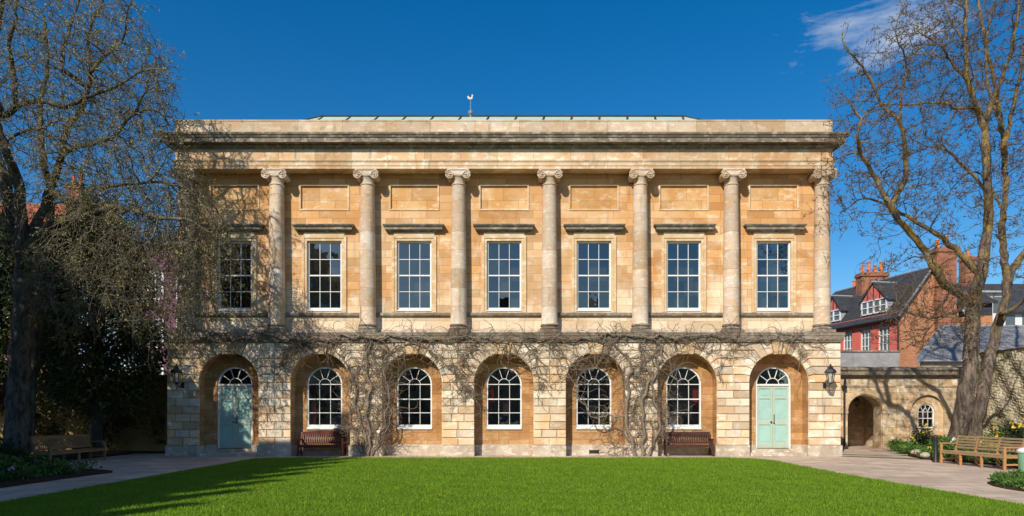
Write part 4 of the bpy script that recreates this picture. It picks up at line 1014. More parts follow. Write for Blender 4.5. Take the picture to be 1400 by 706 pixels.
# ------------------------------------------------------------------ trees
def resample(pts, rads, step):
    pts = [np.array(p, float) for p in pts]; out = [pts[0]]; ro = [rads[0]]
    # catmull-rom through the traced points
    P = [2 * pts[0] - pts[1]] + pts + [2 * pts[-1] - pts[-2]]
    for i in range(1, len(P) - 2):
        L = np.linalg.norm(P[i + 1] - P[i]); k = max(1, int(round(L / step)))
        for j in range(1, k + 1):
            t = j / k; a, b_, c, d = P[i - 1], P[i], P[i + 1], P[i + 2]
            out.append(.5 * ((2 * b_) + (-a + c) * t + (2 * a - 5 * b_ + 4 * c - d) * t * t + (-a + 3 * b_ - 3 * c + d) * t ** 3))
            ro.append(rads[i - 1] + (rads[i] - rads[i - 1]) * t)
    return out, ro

def colonise(limbs, attract, step=.28, infl=2.2, kill=.45, iters=60, trop=(0, 0, .05), tip=.008, expo=2.4, wob=.25):
    """limbs: list of (points, radii, parent (limb, nth point) or None). Space colonisation grows the crown from them."""
    pos, par, rmin = [], [], []; idx = []
    for L, (pts, rads, pa) in enumerate(limbs):
        p, r = resample(pts, rads, step); ids = []
        prev = -1
        if pa is not None:
            # attach to the nearest node of the parent limb
            ref = p[0]; prev = min(idx[pa], key=lambda q: np.linalg.norm(pos[q] - ref))
        for k, (a, b_) in enumerate(zip(p, r)):
            wobv = rng.normal(0, .02, 3) * (k > 0); pos.append(np.array(a) + wobv); par.append(prev); rmin.append(b_); prev = len(pos) - 1; ids.append(prev)
        idx.append(ids)
    nl = len(pos); A = attract; alive = np.ones(len(A), bool); trop = np.array(trop)
    near = np.full(len(A), 1e9); nid = np.zeros(len(A), int)
    def upd(ids):
        X = np.array([pos[i] for i in ids]); al = np.where(alive)[0]
        if len(al) == 0: return
        for c in range(0, len(X), 400):
            D = np.linalg.norm(A[al][:, None, :] - X[None, c:c + 400, :], axis=2); k = D.argmin(1); d = D[np.arange(len(al)), k]
            bt_ = d < near[al]; near[al[bt_]] = d[bt_]; nid[al[bt_]] = np.array(ids)[c + k[bt_]]
    upd(list(range(nl)))
    alive &= near > kill
    childcount = {}
    for it in range(iters):
        act = alive & (near < infl)
        if not act.any(): break
        ai = np.where(act)[0]; dirs = A[ai] - np.array([pos[i] for i in nid[ai]]); dirs /= np.linalg.norm(dirs, axis=1, keepdims=True) + 1e-9
        acc = {}
        for i, d in zip(nid[ai], dirs): acc.setdefault(int(i), []).append(d)
        new = []
        for i, ds in acc.items():
            if childcount.get(i, 0) >= 3: continue
            d = np.sum(ds, 0); d /= np.linalg.norm(d) + 1e-9
            pv = pos[i] - pos[par[i]] if par[i] >= 0 else trop
            pv = pv / (np.linalg.norm(pv) + 1e-9)
            d = d + .45 * pv * (childcount.get(i, 0) == 0) + trop + rng.normal(0, wob, 3); d /= np.linalg.norm(d) + 1e-9
            pos.append(pos[i] + d * step * rng.uniform(.8, 1.2)); par.append(i); rmin.append(0); new.append(len(pos) - 1); childcount[i] = childcount.get(i, 0) + 1
        if not new: break
        upd(new); alive &= near > kill
    n = len(pos); pos = np.array(pos); kids = [[] for _ in range(n)]
    for i, p in enumerate(par):
        if p >= 0: kids[p].append(i)
    rad = np.zeros(n); 
    for i in range(n - 1, -1, -1):
        if i >= nl or not kids[i]: rad[i] = max(rmin[i], (sum(rad[k] ** expo for k in kids[i] if k >= nl) ** (1 / expo)) if kids[i] else tip)
        else: rad[i] = rmin[i]
        rad[i] = max(rad[i], tip)
    for i in range(nl, n):
        if par[i] >= 0: rad[i] = min(rad[i], rad[par[i]] * .85)
    # chains
    ch_l, ch_c = [], []
    for L in idx:
        a = ([par[L[0]]] if par[L[0]] >= 0 else []) + L; rr_ = [rad[q] for q in a]
        if par[L[0]] >= 0: rr_[0] = rr_[1] if len(rr_) > 1 else rr_[0]
        ch_l.append((pos[a], rr_))
    seen = set(range(nl))
    starts = [i for i in range(nl, n) if par[i] < nl or len(kids[par[i]]) > 1 or kids[par[i]][0] != i]
    for s0 in starts:
        a = [par[s0], s0]
        c = s0
        while True:
            ks = [k for k in kids[c]]
            if len(ks) != 1: 
                break
            c = ks[0]; a.append(c)
        rr_ = [min(rad[q], rad[s0] * 1.0) for q in a]
        ch_c.append((pos[a], rr_))
    # parent direction info for twigs
    thin = [i for i in range(n) if rad[i] < tip * 4.5]
    dirv = np.array([pos[i] - pos[par[i]] if par[i] >= 0 else (0, 0, 1) for i in thin], float)
    return ch_l, ch_c, pos[thin], dirv, rad[thin]

def twigs(P, D, n_per, length, r, K=4, droop=0., up=0., spread=.9):
    N = len(P) * n_per; P0 = np.repeat(P, n_per, 0); D0 = np.repeat(D / (np.linalg.norm(D, axis=1, keepdims=True) + 1e-9), n_per, 0)
    d = D0 + rng.normal(0, spread, (N, 3)); d[:, 2] += up; d /= np.linalg.norm(d, axis=1, keepdims=True)
    L = length * rng.uniform(.4, 1.2, N)
    pts = [P0]; c = P0.copy()
    for k in range(1, K):
        d = d + rng.normal(0, .22, (N, 3)); d[:, 2] += up * .3 - droop; d /= np.linalg.norm(d, axis=1, keepdims=True)
        c = c + d * (L / (K - 1))[:, None]; pts.append(c)
    T = np.stack(pts, 1); Rr = np.linspace(1, .45, K)[None, :] * r * rng.uniform(.8, 1.2, (N, 1))
    return T, Rr

def ellip(c, r, n, shell=0.0):
    d = rng.normal(size=(n, 3)); d /= np.linalg.norm(d, axis=1, keepdims=True)
    return np.array(c) + d * (rng.uniform(shell ** 3, 1, n) ** (1 / 3))[:, None] * np.array(r)

def bare_tree(name, label, limbs, attract, Yb, trunk_mat, twig_mat, bud_mat, base, tw=dict(), nbuds=3, budsize=.045, **kw):
    ch_l, ch_c, P, D, rd = colonise(limbs, attract, **kw)
    root = empty(name, base, label=label, cat='tree')
    b = NB(); 
    b.chains([(p, np.array(r)) for p, r in ch_l], lambda r: 18 if r > .2 else (11 if r > .08 else 7))
    b.build('trunk', trunk_mat, root, origin=base)
    b = NB(); b.chains([(p, np.array(r)) for p, r in ch_c], lambda r: 7 if r > .05 else (5 if r > .02 else 4))
    n1, l1, n2, l2 = tw.get('n1', 2), tw.get('l1', .5), tw.get('n2', 2), tw.get('l2', .28)
    T, Rr = twigs(P, D, n1, l1, tw.get('r', .006), 5, tw.get('droop', 0), tw.get('up', .15), tw.get('spread', .8)); b.tubes(T, Rr, 3)
    k = rng.integers(1, 5, len(T)); Q = T[np.arange(len(T)), k]; QD = T[np.arange(len(T)), k] - T[np.arange(len(T)), k - 1]
    T2, R2 = twigs(Q, QD, n2, l2, tw.get('r', .006) * .75, 3, tw.get('droop', 0), tw.get('up', .15), .8); b.tubes(T2, R2, 3)
    T3 = T2[:0]
    if tw.get('hang'):
        kk = (P[:, 2] < 9.5) & (rng.random(len(P)) < tw['hang']); T3, R3 = twigs(P[kk], D[kk], 1, 1.7, tw['r'], 8, .30, -.2, .6); b.tubes(T3, R3, 3)
        k3 = rng.integers(2, 8, len(T3) * 3); i3 = np.repeat(np.arange(len(T3)), 3); T4, R4 = twigs(T3[i3, k3], T3[i3, k3] - T3[i3, k3 - 1], 1, .4, tw['r'] * .7, 4, .12, -.1, .8); b.tubes(T4, R4, 3)
        T2 = np.concatenate([T2, T4[:, :3]])
    b.build('crown', twig_mat, root, origin=base)
    ends = np.concatenate([T2[:, -1], T2[:, 1], T[:, -1]]); ends = np.repeat(ends, nbuds, 0) + rng.normal(0, .025, (len(ends) * nbuds, 3))
    ends = ends[rng.random(len(ends)) < tw.get('budfrac', .5)]
    b = NB(); b.leaves(ends, budsize, aspect=.7); b.build('buds', bud_mat, root, origin=base, smooth=False)
    print(name, 'nodes', len(P), 'twigs', len(T) + len(T2), 'buds', len(ends))
    return root

def limb(Y, pts, r0, r1, parent=None, dy=0.0):
    """pts in picture coordinates at distance Y; the limb drifts dy metres in depth along its length"""
    n = len(pts); out = []
    for i, (x, y) in enumerate(pts):
        t = i / (n - 1); out.append(PX(x, y, Y + dy * t + .25 * math.sin(i * 1.9 + Y)))
    return ([tuple(p) for p in out], [r0 + (r1 - r0) * (i / (n - 1)) ** .8 for i in range(n)], parent)

# right-hand tree
TY = 25.0
LR = [
 limb(TY, [(1306, 618), (1310, 592), (1322, 530), (1329, 478), (1330, 428), (1333, 394), (1342, 370), (1347, 335), (1352, 300), (1350, 250), (1347, 204), (1344, 165), (1325, 117), (1319, 51), (1325, -20), (1330, -80)], .36, .045, None, -.6),   # 0
 limb(TY + .6, [(1330, 618), (1335, 583), (1342, 549), (1350, 506), (1358, 466), (1370, 427), (1377, 389), (1372, 351), (1371, 315), (1375, 265), (1370, 178), (1360, 117), (1342, 30), (1330, -60)], .30, .045, None, 1.2),                      # 1
 limb(TY, [(1331, 415), (1315, 403), (1290, 387), (1275, 362), (1265, 343), (1233, 306), (1215, 278), (1200, 252), (1182, 219), (1172, 188), (1177, 163), (1160, 140)], .22, .035, 0, -2.0),  # 2
 limb(TY - .4, [(1218, 281), (1238, 240), (1236, 200), (1229, 165), (1205, 143), (1185, 100), (1156, 66), (1150, 45)], .12, .02, 2, -1.0),   # 3
 limb(TY - .8, [(1229, 165), (1232, 130), (1240, 90), (1225, 50), (1228, 25)], .06, .015, 3, -.5),  # 4
 limb(TY, [(1340, 375), (1306, 341), (1280, 320), (1239, 296), (1211, 280), (1180, 272), (1150, 290)], .15, .02, 0, 1.8),     # 5
 limb(TY, [(1346, 180), (1332, 150), (1310, 148), (1284, 140), (1253, 143), (1215, 143), (1174, 137)], .09, .015, 0, -1.5),   # 6
 limb(TY, [(1350, 265), (1340, 250), (1304, 214), (1284, 202), (1263, 199), (1240, 185)], .09, .015, 0, 1.5),   # 7
 limb(TY + .8, [(1377, 389), (1382, 374), (1400, 346), (1430, 300), (1450, 220), (1460, 130), (1450, 40)], .2, .04, 1, 2.0),  # 8
 limb(TY + .5, [(1372, 200), (1380, 170), (1391, 117), (1400, 60), (1405, -20)], .12, .03, 1, .8), # 9
 limb(TY, [(1345, 175), (1360, 130), (1380, 80), (1388, 45), (1395, -20)], .11, .03, 0, -1.2), # 10
 limb(TY + .5, [(1368, 170), (1352, 120), (1348, 60), (1360, 0), (1362, -50)], .09, .02, 1, 1.5), # 11
 limb(TY, [(1322, 110), (1300, 85), (1285, 60), (1262, 50), (1250, 30)], .07, .015, 0, -1), # 12
 limb(TY, [(1320, 60), (1300, 30), (1290, 0), (1275, -40)], .06, .015, 0, 1), # 13
 limb(TY + 1, [(1374, 300), (1360, 265), (1335, 235), (1310, 250), (1290, 275)], .06, .015, 1, 2.0), # 14
 limb(TY, [(1333, 400), (1310, 425), (1275, 435), (1240, 425), (1225, 410)], .07, .012, 0, -1.8), # 15
 limb(TY + .5, [(1368, 430), (1395, 415), (1420, 380), (1440, 330)], .1, .02, 1, -2), # 16
 limb(TY, [(1300, 395), (1285, 425), (1265, 455), (1235, 465)], .04, .01, 2, -1), # 17
]
def cloud(specs):
    return np.concatenate([ellip(PX(x, y, Y), r, n, .25) for x, y, Y, r, n in specs])
LR = [(p, [q * .88 for q in rr_], pa) for p, rr_, pa in LR]
AR = cloud([(1235, 150, 24, (2.7, 2.5, 2.8), 420), (1200, 240, 24, (2.2, 2.4, 2.3), 280), (1340, 60, 25, (2.6, 2.8, 3.2), 520), (1300, 250, 25, (2.2, 2.4, 2.2), 200), (1270, 380, 24, (2.4, 2.2, 1.7), 170),
            (1410, 130, 26, (2.6, 2.8, 4.5), 380), (1260, 45, 24.5, (1.6, 2, 1.6), 170), (1400, 330, 26, (1.8, 2, 2), 90), (1230, 450, 24, (1.2, 1.5, .8), 70), (1285, 430, 24.2, (1.7, 1.6, 1.5), 260)])
base = tuple(PX(1320, 618, TY)); base = (base[0], base[1], 0)
bare_tree('bare_tree', 'tall bare multi-stemmed tree with yellow lichen beside the right-hand wall', LR, AR, TY, 'bark_r', 'twig_r', 'budbrown', base,
          tw=dict(n1=1, l1=.5, n2=3, l2=.24, r=.010, up=.22, budfrac=.6), nbuds=2, budsize=.055, step=.26, infl=2.4, kill=.34, iters=70, trop=(0, 0, .12), tip=.012, expo=2.2, wob=.3)

# left-hand tree
TL = 23.0
LL = [
 limb(TL, [(18, 640), (20, 600), (26, 520), (30, 440), (32, 380), (30, 337), (14, 290), (5, 240), (-15, 190), (-30, 120), (-35, 40)], .42, .09, None, 1.0),  # 0
 limb(TL, [(32, 350), (28, 300), (24, 250), (8, 205), (-5, 160), (-10, 90), (0, 20), (5, -50)], .22, .05, 0, -1.5),  # 1
 limb(TL, [(34, 345), (50, 325), (75, 305), (110, 296), (135, 290), (155, 283), (185, 288), (215, 298), (255, 300), (285, 318)], .20, .03, 0, -1.5),  # 2
 limb(TL, [(38, 335), (52, 305), (65, 270), (75, 240), (84, 210), (90, 180), (115, 140), (125, 100), (120, 50), (140, 0), (150, -40)], .17, .035, 0, 1.5),  # 3
 limb(TL, [(5, 160), (20, 147), (18, 100), (12, 60), (22, 25), (20, -30)], .12, .03, 1, -.8),  # 4
 limb(TL, [(18, 148), (50, 139), (90, 146), (115, 135), (150, 122), (170, 112), (200, 95), (225, 95)], .10, .02, 4, -1.2),  # 5
 limb(TL, [(84, 215), (110, 200), (150, 190), (180, 160), (205, 150), (230, 170), (245, 210)], .09, .02, 3, 1.0),  # 6
 limb(TL, [(70, 260), (100, 280), (120, 262), (150, 255), (190, 250), (230, 250), (262, 262), (290, 300), (310, 340)], .10, .015, 3, -.5), # 7
 limb(TL, [(85, 95), (85, 70), (95, 40), (105, 10), (110, -40)], .08, .02, 3, .8), # 8
 limb(TL, [(122, 100), (150, 70), (170, 50), (175, 20), (185, -20)], .07, .015, 3, -1), # 9
 limb(TL, [(0, 200), (30, 180), (60, 175), (85, 160)], .06, .02, 1, -1.5), # 10
 limb(TL, [(110, 297), (115, 330), (108, 360), (100, 400), (104, 440)], .05, .012, 2, -.5), # 11
 limb(TL, [(150, 285), (165, 320), (160, 360), (170, 400), (165, 430)], .045, .01, 2, -.8), # 12
 limb(TL + 1, [(30, 640), (38, 560), (48, 470), (55, 400), (60, 340), (70, 280), (60, 220), (55, 150), (65, 90), (60, 20)], .26, .05, None, 1.2), # 13
 limb(TL, [(185, 155), (200, 120), (210, 80), (190, 40), (195, 10)], .05, .012, 6, 1), # 14
 limb(TL, [(245, 300), (262, 330), (270, 370), (280, 410)], .03, .008, 2, .5), # 15
 limb(TL, [(285, 318), (310, 330), (330, 352)], .02, .008, 2, .5), # 16
]
AL = cloud([(30, 90, 23, (3.2, 3, 3.6), 700), (110, 110, 23, (2.9, 3, 3.3), 760), (175, 100, 23, (1.5, 2.3, 2.2), 430), (190, 180, 23, (1.5, 2, 1.8), 300), (60, 230, 23, (3, 2.6, 2.2), 380), (150, 230, 23, (2.4, 2.5, 1.8), 520), (210, 250, 23, (1.4, 2.2, 2.4), 560),
            (190, 330, 23, (2.6, 2.2, 1.3), 480), (262, 320, 23, (1.3, 1.8, 1.8), 380), (120, 380, 22.6, (2.2, 1.8, 1.6), 320), (225, 400, 23, (1.2, 1.5, 1.5), 260), (300, 370, 23.3, (.8, 1, 1.2), 50), (-60, 150, 23, (3, 3, 5), 250)])
base = (PX(20, 640, TL).x, TL, 0)
bare_tree('spreading_tree', 'old spreading tree with dense budding twigs at the far left', LL, AL, TL, 'bark_l', 'twig_l', 'bud', base,
          tw=dict(n1=1, l1=.6, n2=3, l2=.3, r=.0105, up=-.12, droop=.06, budfrac=.55, hang=.6), nbuds=2, budsize=.06, step=.26, infl=2.2, kill=.33, iters=70, trop=(0, 0, -.02), tip=.0135, expo=2.1, wob=.38)

# evergreens at the left
def evergreen(name, label, c, h, rx, ry, z0, nclump, per, leafs, mat='leafdark', trunk=.22, droop=.5):
    root = empty(name, (c[0], c[1], 0), label=label, cat='tree')
    b = NB(); ch = [(np.array([(c[0], c[1], 0), (c[0] + .1, c[1], h * .35), (c[0] - .1, c[1] + .1, h * .7), (c[0], c[1], h * .95)]), np.array([trunk, trunk * .8, trunk * .45, .04]))]
    cc = []
    zz = z0 + (h - z0) * rng.random(nclump) ** .9
    for z in zz:
        t = (z - z0) / (h - z0); prof = (math.sin(PI * min(1, .22 + .78 * t)) ** .6); a = rng.uniform(0, 2 * PI); q = rng.uniform(.45, 1.0) ** .6 * (1 + .18 * math.sin(3 * a + 2 * z))
        cc.append((c[0] + rx * prof * q * math.cos(a), c[1] + ry * prof * q * math.sin(a), z))
    cc = np.array(cc)
    for p in cc[::3]:
        s0 = np.array([c[0], c[1], max(.6, p[2] - 1.2)]); mid = (s0 + p) / 2 + rng.normal(0, .15, 3) + (0, 0, .25); ch.append((np.array([s0, mid, p, p + (p - mid) * .4 - (0, 0, .3)]), np.array([.05, .03, .015, .006])))
    b.chains(ch, lambda r: 10 if r > .15 else 5); b.build('trunk', 'bark_d', root, origin=(c[0], c[1], 0))
    b = NB(); sz = rng.uniform(.28, .6, nclump)
    out = (cc - np.array([c[0], c[1], 0])) * (1, 1, 0); out /= np.linalg.norm(out, axis=1, keepdims=True) + 1e-9
    C = np.repeat(cc, per, 0) + rng.normal(0, 1, (nclump * per, 3)) * np.repeat(sz, per)[:, None] * (.6, .6, .75); Dd = np.repeat(out, per, 0) * .7
    b.leaves(C, leafs, droop=droop, aspect=.55, dirs=Dd); b.build('crown', mat, root, origin=(c[0], c[1], 0), smooth=False); return root
evergreen('evergreen_tree', 'dark drooping evergreen behind the left-hand bench', (-16.0, 26.2), 9.4, 2.15, 1.7, 2.1, 500, 75, .17, 'leafever')
evergreen('evergreen_tree', 'broad dark evergreen filling the far left corner behind the old tree', (-20.6, 27.0), 9.0, 3.0, 1.6, 2.6, 380, 85, .18)
evergreen('evergreen_tree', 'tall dark evergreen out of view, added to shade the old trunk', (-20.0, 16.8), 14.0, 3.0, 2.6, .8, 300, 60, .3)  # unseen tree, added to keep the old trunk in shade
evergreen('evergreen_tree', 'smaller dark evergreen out of view, added to shade the left bench', (-17.3, 16.0), 10.0, 2.0, 2.0, .8, 220, 60, .3)  # also unseen, added to darken the left bench and end pier
evergreen('holly_bush', 'tall narrow dark shrub against the mossy brick wall', (-17.0, 28.3), 2.3, .5, .4, .2, 36, 50, .11, trunk=.06)

# ------------------------------------------------------------------ creepers on the facade
def creeper(name, label, stems, extra, base, n_tw, seed):
    """bare woody climber lying on the wall plane; stems are traced, the tangle of shoots grows from them"""
    rs = np.random.default_rng(seed); root = empty(name, base, label=label, cat='climbing plant'); ch = []; srcP = []; srcD = []
    for pts, r0, r1, y in stems:
        P3 = [tuple(PX(a, b_, y)) for a, b_ in pts]; p, r = resample(P3, list(np.linspace(r0, r1, len(P3))), .16); p = np.array(p)
        q_ = np.arange(len(p)); jit = rs.normal(0, .028, p.shape) + np.stack([.07 * np.sin(q_ * .9 + rs.uniform(0, 6)) * np.sin(q_ * .37 + rs.uniform(0, 6)), 0 * q_, .05 * np.sin(q_ * 1.1 + rs.uniform(0, 6))], 1) * (q_ > 1)[:, None]; jit[:, 1] = np.abs(jit[:, 1]) * -1 * .9; jit[:1] = 0; p = p + jit; ch.append((p, np.array(r)))
        srcP.append(p[1:]); srcD.append(np.diff(p, axis=0))
    b = NB(); b.chains(ch, lambda r: 9 if r > .05 else 6); b.build('stem', 'vine', root, origin=base)
    P = np.concatenate(srcP); D = np.concatenate(srcD); b = NB()
    def gen(P, D, n, L, r, K=7, curl=.42, down=.03):
        k = rs.integers(0, len(P), n); c = P[k].copy(); d = D[k] / (np.linalg.norm(D[k], axis=1, keepdims=True) + 1e-9)
        ang = np.arctan2(d[:, 2], d[:, 0]) + rs.normal(0, 1.0, n); pts = [c.copy()]; w = rs.normal(0, curl, n); Ls = L * rs.uniform(.3, 1.3, n)
        for q in range(K - 1):
            w = .6 * w + rs.normal(0, curl, n); ang = ang + w; st = (Ls / (K - 1))[:, None]
            c = c + np.stack([np.cos(ang), rs.normal(0, .06, n), np.sin(ang) - down], 1) * st
            c[:, 1] = np.clip(c[:, 1], FY - .22, FY + .02); pts.append(c.copy())
        T = np.stack(pts, 1); Rr = np.linspace(1, .45, K)[None] * (r * rs.uniform(.6, 1.5, n))[:, None]; return T, Rr
    T, Rr = gen(P, D, n_tw, 1.0, .011, 9, .38); b.tubes(T, Rr, 4)
    P2 = T[:, 1:].reshape(-1, 3); D2 = (T[:, 1:] - T[:, :-1]).reshape(-1, 3)
    T2, R2 = gen(P2, D2, int(n_tw * 1.7), .45, .0065, 6, .5); b.tubes(T2, R2, 3)
    b.build('shoots', 'vine', root, origin=base)
    return root
yv = FY - .07; yb_ = FY - .19
creeper('bare_climber', 'gnarled bare climber spreading from the pier left of the maroon bench over the arches', [
    ([(500, 625), (498, 600), (492, 570), (486, 540), (480, 510), (470, 490), (455, 478), (430, 468)], .05, .02, yv),
    ([(503, 625), (506, 590), (500, 560), (507, 525), (500, 495), (505, 470), (510, 462)], .06, .03, yv),
    ([(508, 625), (518, 600), (528, 570), (534, 545), (526, 520), (524, 500), (535, 480), (560, 468)], .04, .02, yv),
    ([(505, 622), (485, 595), (480, 575), (476, 550), (478, 520), (490, 500)], .03, .012, yv),
    ([(510, 622), (525, 590), (536, 575), (530, 555), (522, 540), (524, 505), (520, 480)], .03, .012, yv),
    ([(495, 600), (512, 585), (515, 560), (505, 545), (495, 525), (515, 500), (500, 480)], .025, .012, yv),
    ([(510, 463), (470, 460), (420, 466), (370, 460), (320, 464), (270, 462), (240, 460)], .035, .015, yb_),
    ([(510, 463), (550, 459), (600, 464), (650, 460), (690, 465), (730, 462)], .035, .015, yb_),
    ([(430, 468), (400, 480), (385, 495), (380, 515)], .018, .008, yv), ([(560, 468), (590, 480), (612, 500), (625, 520), (640, 535)], .02, .008, yv),
    ([(650, 462), (640, 480), (630, 510), (640, 540)], .015, .006, yv), ([(700, 465), (690, 478), (695, 490)], .012, .005, yv),
    ], None, tuple(PX(505, 624, FY - .1)), 760, 3)
creeper('bare_climber', 'thick-stemmed bare climber rising beside the right-hand dark brown bench', [
    ([(868, 625), (862, 600), (856, 575), (860, 550), (858, 520), (864, 500), (856, 485), (840, 472), (815, 465)], .07, .03, yv),
    ([(878, 625), (880, 590), (876, 560), (882, 540), (890, 515), (880, 495), (876, 470), (872, 460)], .075, .035, yv),
    ([(886, 625), (895, 600), (902, 575), (898, 555), (890, 530), (900, 505), (905, 485), (900, 465)], .06, .03, yv),
    ([(865, 610), (850, 585), (845, 560), (858, 535), (852, 510)], .03, .012, yv),
    ([(888, 615), (905, 590), (912, 568), (906, 552), (898, 548), (880, 530), (872, 510), (885, 490), (900, 478)], .035, .015, yv),
    ([(880, 600), (868, 580), (866, 555), (878, 540), (896, 545)], .03, .015, yv),
    ([(858, 570), (845, 567), (822, 571), (805, 564), (790, 540), (782, 515), (776, 498), (768, 480), (755, 466)], .028, .016, yv),
    ([(776, 500), (795, 490), (815, 486), (835, 480)], .018, .007, yv), ([(776, 502), (790, 508), (812, 502), (825, 490)], .012, .006, yv),
    ([(858, 612), (848, 613), (838, 606), (830, 590), (822, 582)], .02, .007, yv),
    ([(872, 460), (830, 458), (790, 464), (750, 461), (725, 464)], .035, .02, yb_), ([(872, 460), (920, 462), (970, 458), (1020, 464), (1070, 461), (1115, 466)], .035, .015, yb_),
    ([(900, 465), (940, 470), (970, 482), (1000, 490)], .015, .006, yv), ([(750, 466), (730, 480), (735, 510), (745, 530)], .015, .006, yv), ([(905, 485), (915, 500), (920, 520), (912, 545)], .014, .006, yv),
    ([(1060, 463), (1085, 475), (1100, 490)], .012, .005, yv), ([(1020, 464), (1000, 478), (985, 500)], .012, .005, yv),
    ], None, tuple(PX(878, 624, FY - .1)), 600, 5)

# ------------------------------------------------------------------ benches
def bench(label, w=1.8, mat='mahog', smat=None, style='vertical', arched=False, group=None, back_h=.92, legs=2, depth=.56):
    """built at the origin facing -Y; x runs along the seat"""
    r = empty('bench', (0, 0, 0), label=label, cat='bench', group=group); smat = smat or mat; x0, x1 = -w / 2, w / 2
    m = MB()
    for k in range(5): y = -depth + .03 + k * .095; m.cbox(x0 + .03, x1 - .03, y, y + .078, .405, .43, .005)
    m.cbox(x0 + .05, x1 - .05, -depth + .005, -depth + .035, .335, .402, .005); m.build('seat', smat, r)
    m = MB(); n = int((w - .15) / .085); lean = lambda z: (z - .43) * .22
    if style == 'vertical':
        npt = 15
        for k in range(npt - 1):
            xa, xb = x0 + .05 + (w - .1) * k / (npt - 1), x0 + .05 + (w - .1) * (k + 1) / (npt - 1)
            za = back_h - .07 + (.05 * math.sin(PI * k / (npt - 1)) if arched else 0); zb_ = back_h - .07 + (.05 * math.sin(PI * (k + 1) / (npt - 1)) if arched else 0); y = lean(.85) - .10
            v = [(xa, y, .80), (xb, y, .80), (xb, y, zb_ + .07), (xa, y, za + .07)]; q = len(m.v); m.v += v + [(a, b_ + .035, c) for a, b_, c in v]
            m.f += [(q, q + 1, q + 2, q + 3), (q + 7, q + 6, q + 5, q + 4), (q + 3, q + 2, q + 6, q + 7), (q, q + 4, q + 5, q + 1)]
        m.cbox(x0 + .05, x1 - .05, -.115, -.08, .47, .53, .004)
        for k in range(n):
            x = x0 + .10 + (w - .2) * k / (n - 1); q = len(m.v)
            m.v += [(x - .021, -.105, .53), (x + .021, -.105, .53), (x + .021, lean(.8) - .095, .81), (x - .021, lean(.8) - .095, .81), (x - .021, -.09, .53), (x + .021, -.09, .53), (x + .021, lean(.8) - .08, .81), (x - .021, lean(.8) - .08, .81)]
            m.f += [(q, q + 1, q + 2, q + 3), (q + 7, q + 6, q + 5, q + 4), (q, q + 4, q + 5, q + 1), (q + 1, q + 5, q + 6, q + 2), (q + 3, q + 2, q + 6, q + 7), (q, q + 3, q + 7, q + 4)]
    else:
        for k in range(5):
            z = .50 + k * .088; y = -.11 + lean(z); m.cbox(x0 + .04, x1 - .04, y, y + .025, z, z + .06, .005)
    m.build('backrest', smat, r)
    xs = [x0, x1 - .065] + ([x0 + (w - .065) * k / (legs - 1) for k in range(1, legs - 1)])
    for i, x in enumerate(xs):
        f = MB(); top = .64 if i < 2 else .40; f.cbox(x, x + .065, -depth, -depth + .065, 0, top, .006)
        if i < 2: pass
        else: f.cbox(x, x + .065, -depth + .065, -.06, .33, .40, .005)
        f.build('leg', mat, r)
        f = MB(); q = 0; tz = back_h if i < 2 or style != 'vertical' else back_h - .02
        f.prism([(-.09, 0), (-.02, 0), (-.045, .43), (lean(tz) - .045, tz), (lean(tz) - .11, tz), (-.115, .43)], 'x', x + .001, x + .064); f.build('leg', mat, r)
    for x in (x0, x1 - .065):
        a = MB(); a.cbox(x - .008, x + .075, -depth - .03, .02, .64, .675, .008); a.build('armrest', mat, r)
        a = MB(); a.cbox(x + .015, x + .05, -depth + .06, -.08, .13, .18, .004); a.cbox(x + .012, x + .053, -depth + .06, -.08, .34, .40, .004); a.build('stretcher', mat, r)
    return r
b1 = bench('maroon slatted bench with arched top rail in the second arch from the left', 1.78, 'mahog', arched=True); b1.location = (centres[1], NY - .10, 0)
b2 = bench('dark brown slatted bench with flat top rail in the second arch from the right', 1.8, 'mahog2'); b2.location = (centres[5] + .1, NY - .10, 0); b2.rotation_euler.z = R(-3)
b3 = bench('long weathered teak bench with horizontal back slats beside the right-hand flower bed', 2.95, 'teak', 'teakslat', 'horizontal', legs=4, back_h=.92, depth=.6)
b3.rotation_euler.z = R(-90); b3.location = (14.68, 21.0, 0)
b4 = bench('old dark teak bench with vertical back slats in deep shade at the left', 2.9, 'oldteak', legs=3, back_h=.92, depth=.6)
b4.rotation_euler.z = R(90); b4.location = (-14.9, 22.6, 0)

# bollard
m = MB(); bx_, by_ = 14.18, 22.85
m.lathe(bx_, by_, [(.10, 0), (.10, .05), (.075, .08), (.065, .10), (.062, .72), (.085, .735), (.085, .765), (.06, .785), (.075, .82), (.07, .87), (.035, .91), (0, .925)], 16)
m.build('bollard', 'black', smooth=R(40), label='black round-topped iron bollard at the far end of the teak bench', cat='bollard')
# bin at the right edge
bn = empty('litter_bin', (13.75, 18.2, 0), label='pale green bin with a white lid at the right edge of the path', cat='bin')
M['bingreen'] = plain('pale_green_plastic', (.20, .42, .26), .5, .4, .08)
m = MB(); m.lathe(13.75, 18.2, [(.17, 0), (.20, .04), (.22, .56), (.22, .60)], 20); m.build('body', 'bingreen', bn, smooth=R(40))
m = MB(); m.lathe(13.75, 18.2, [(.235, .58), (.25, .60), (.25, .64), (.18, .70), (.05, .73)], 20); m.build('lid', 'white', bn, smooth=R(40))
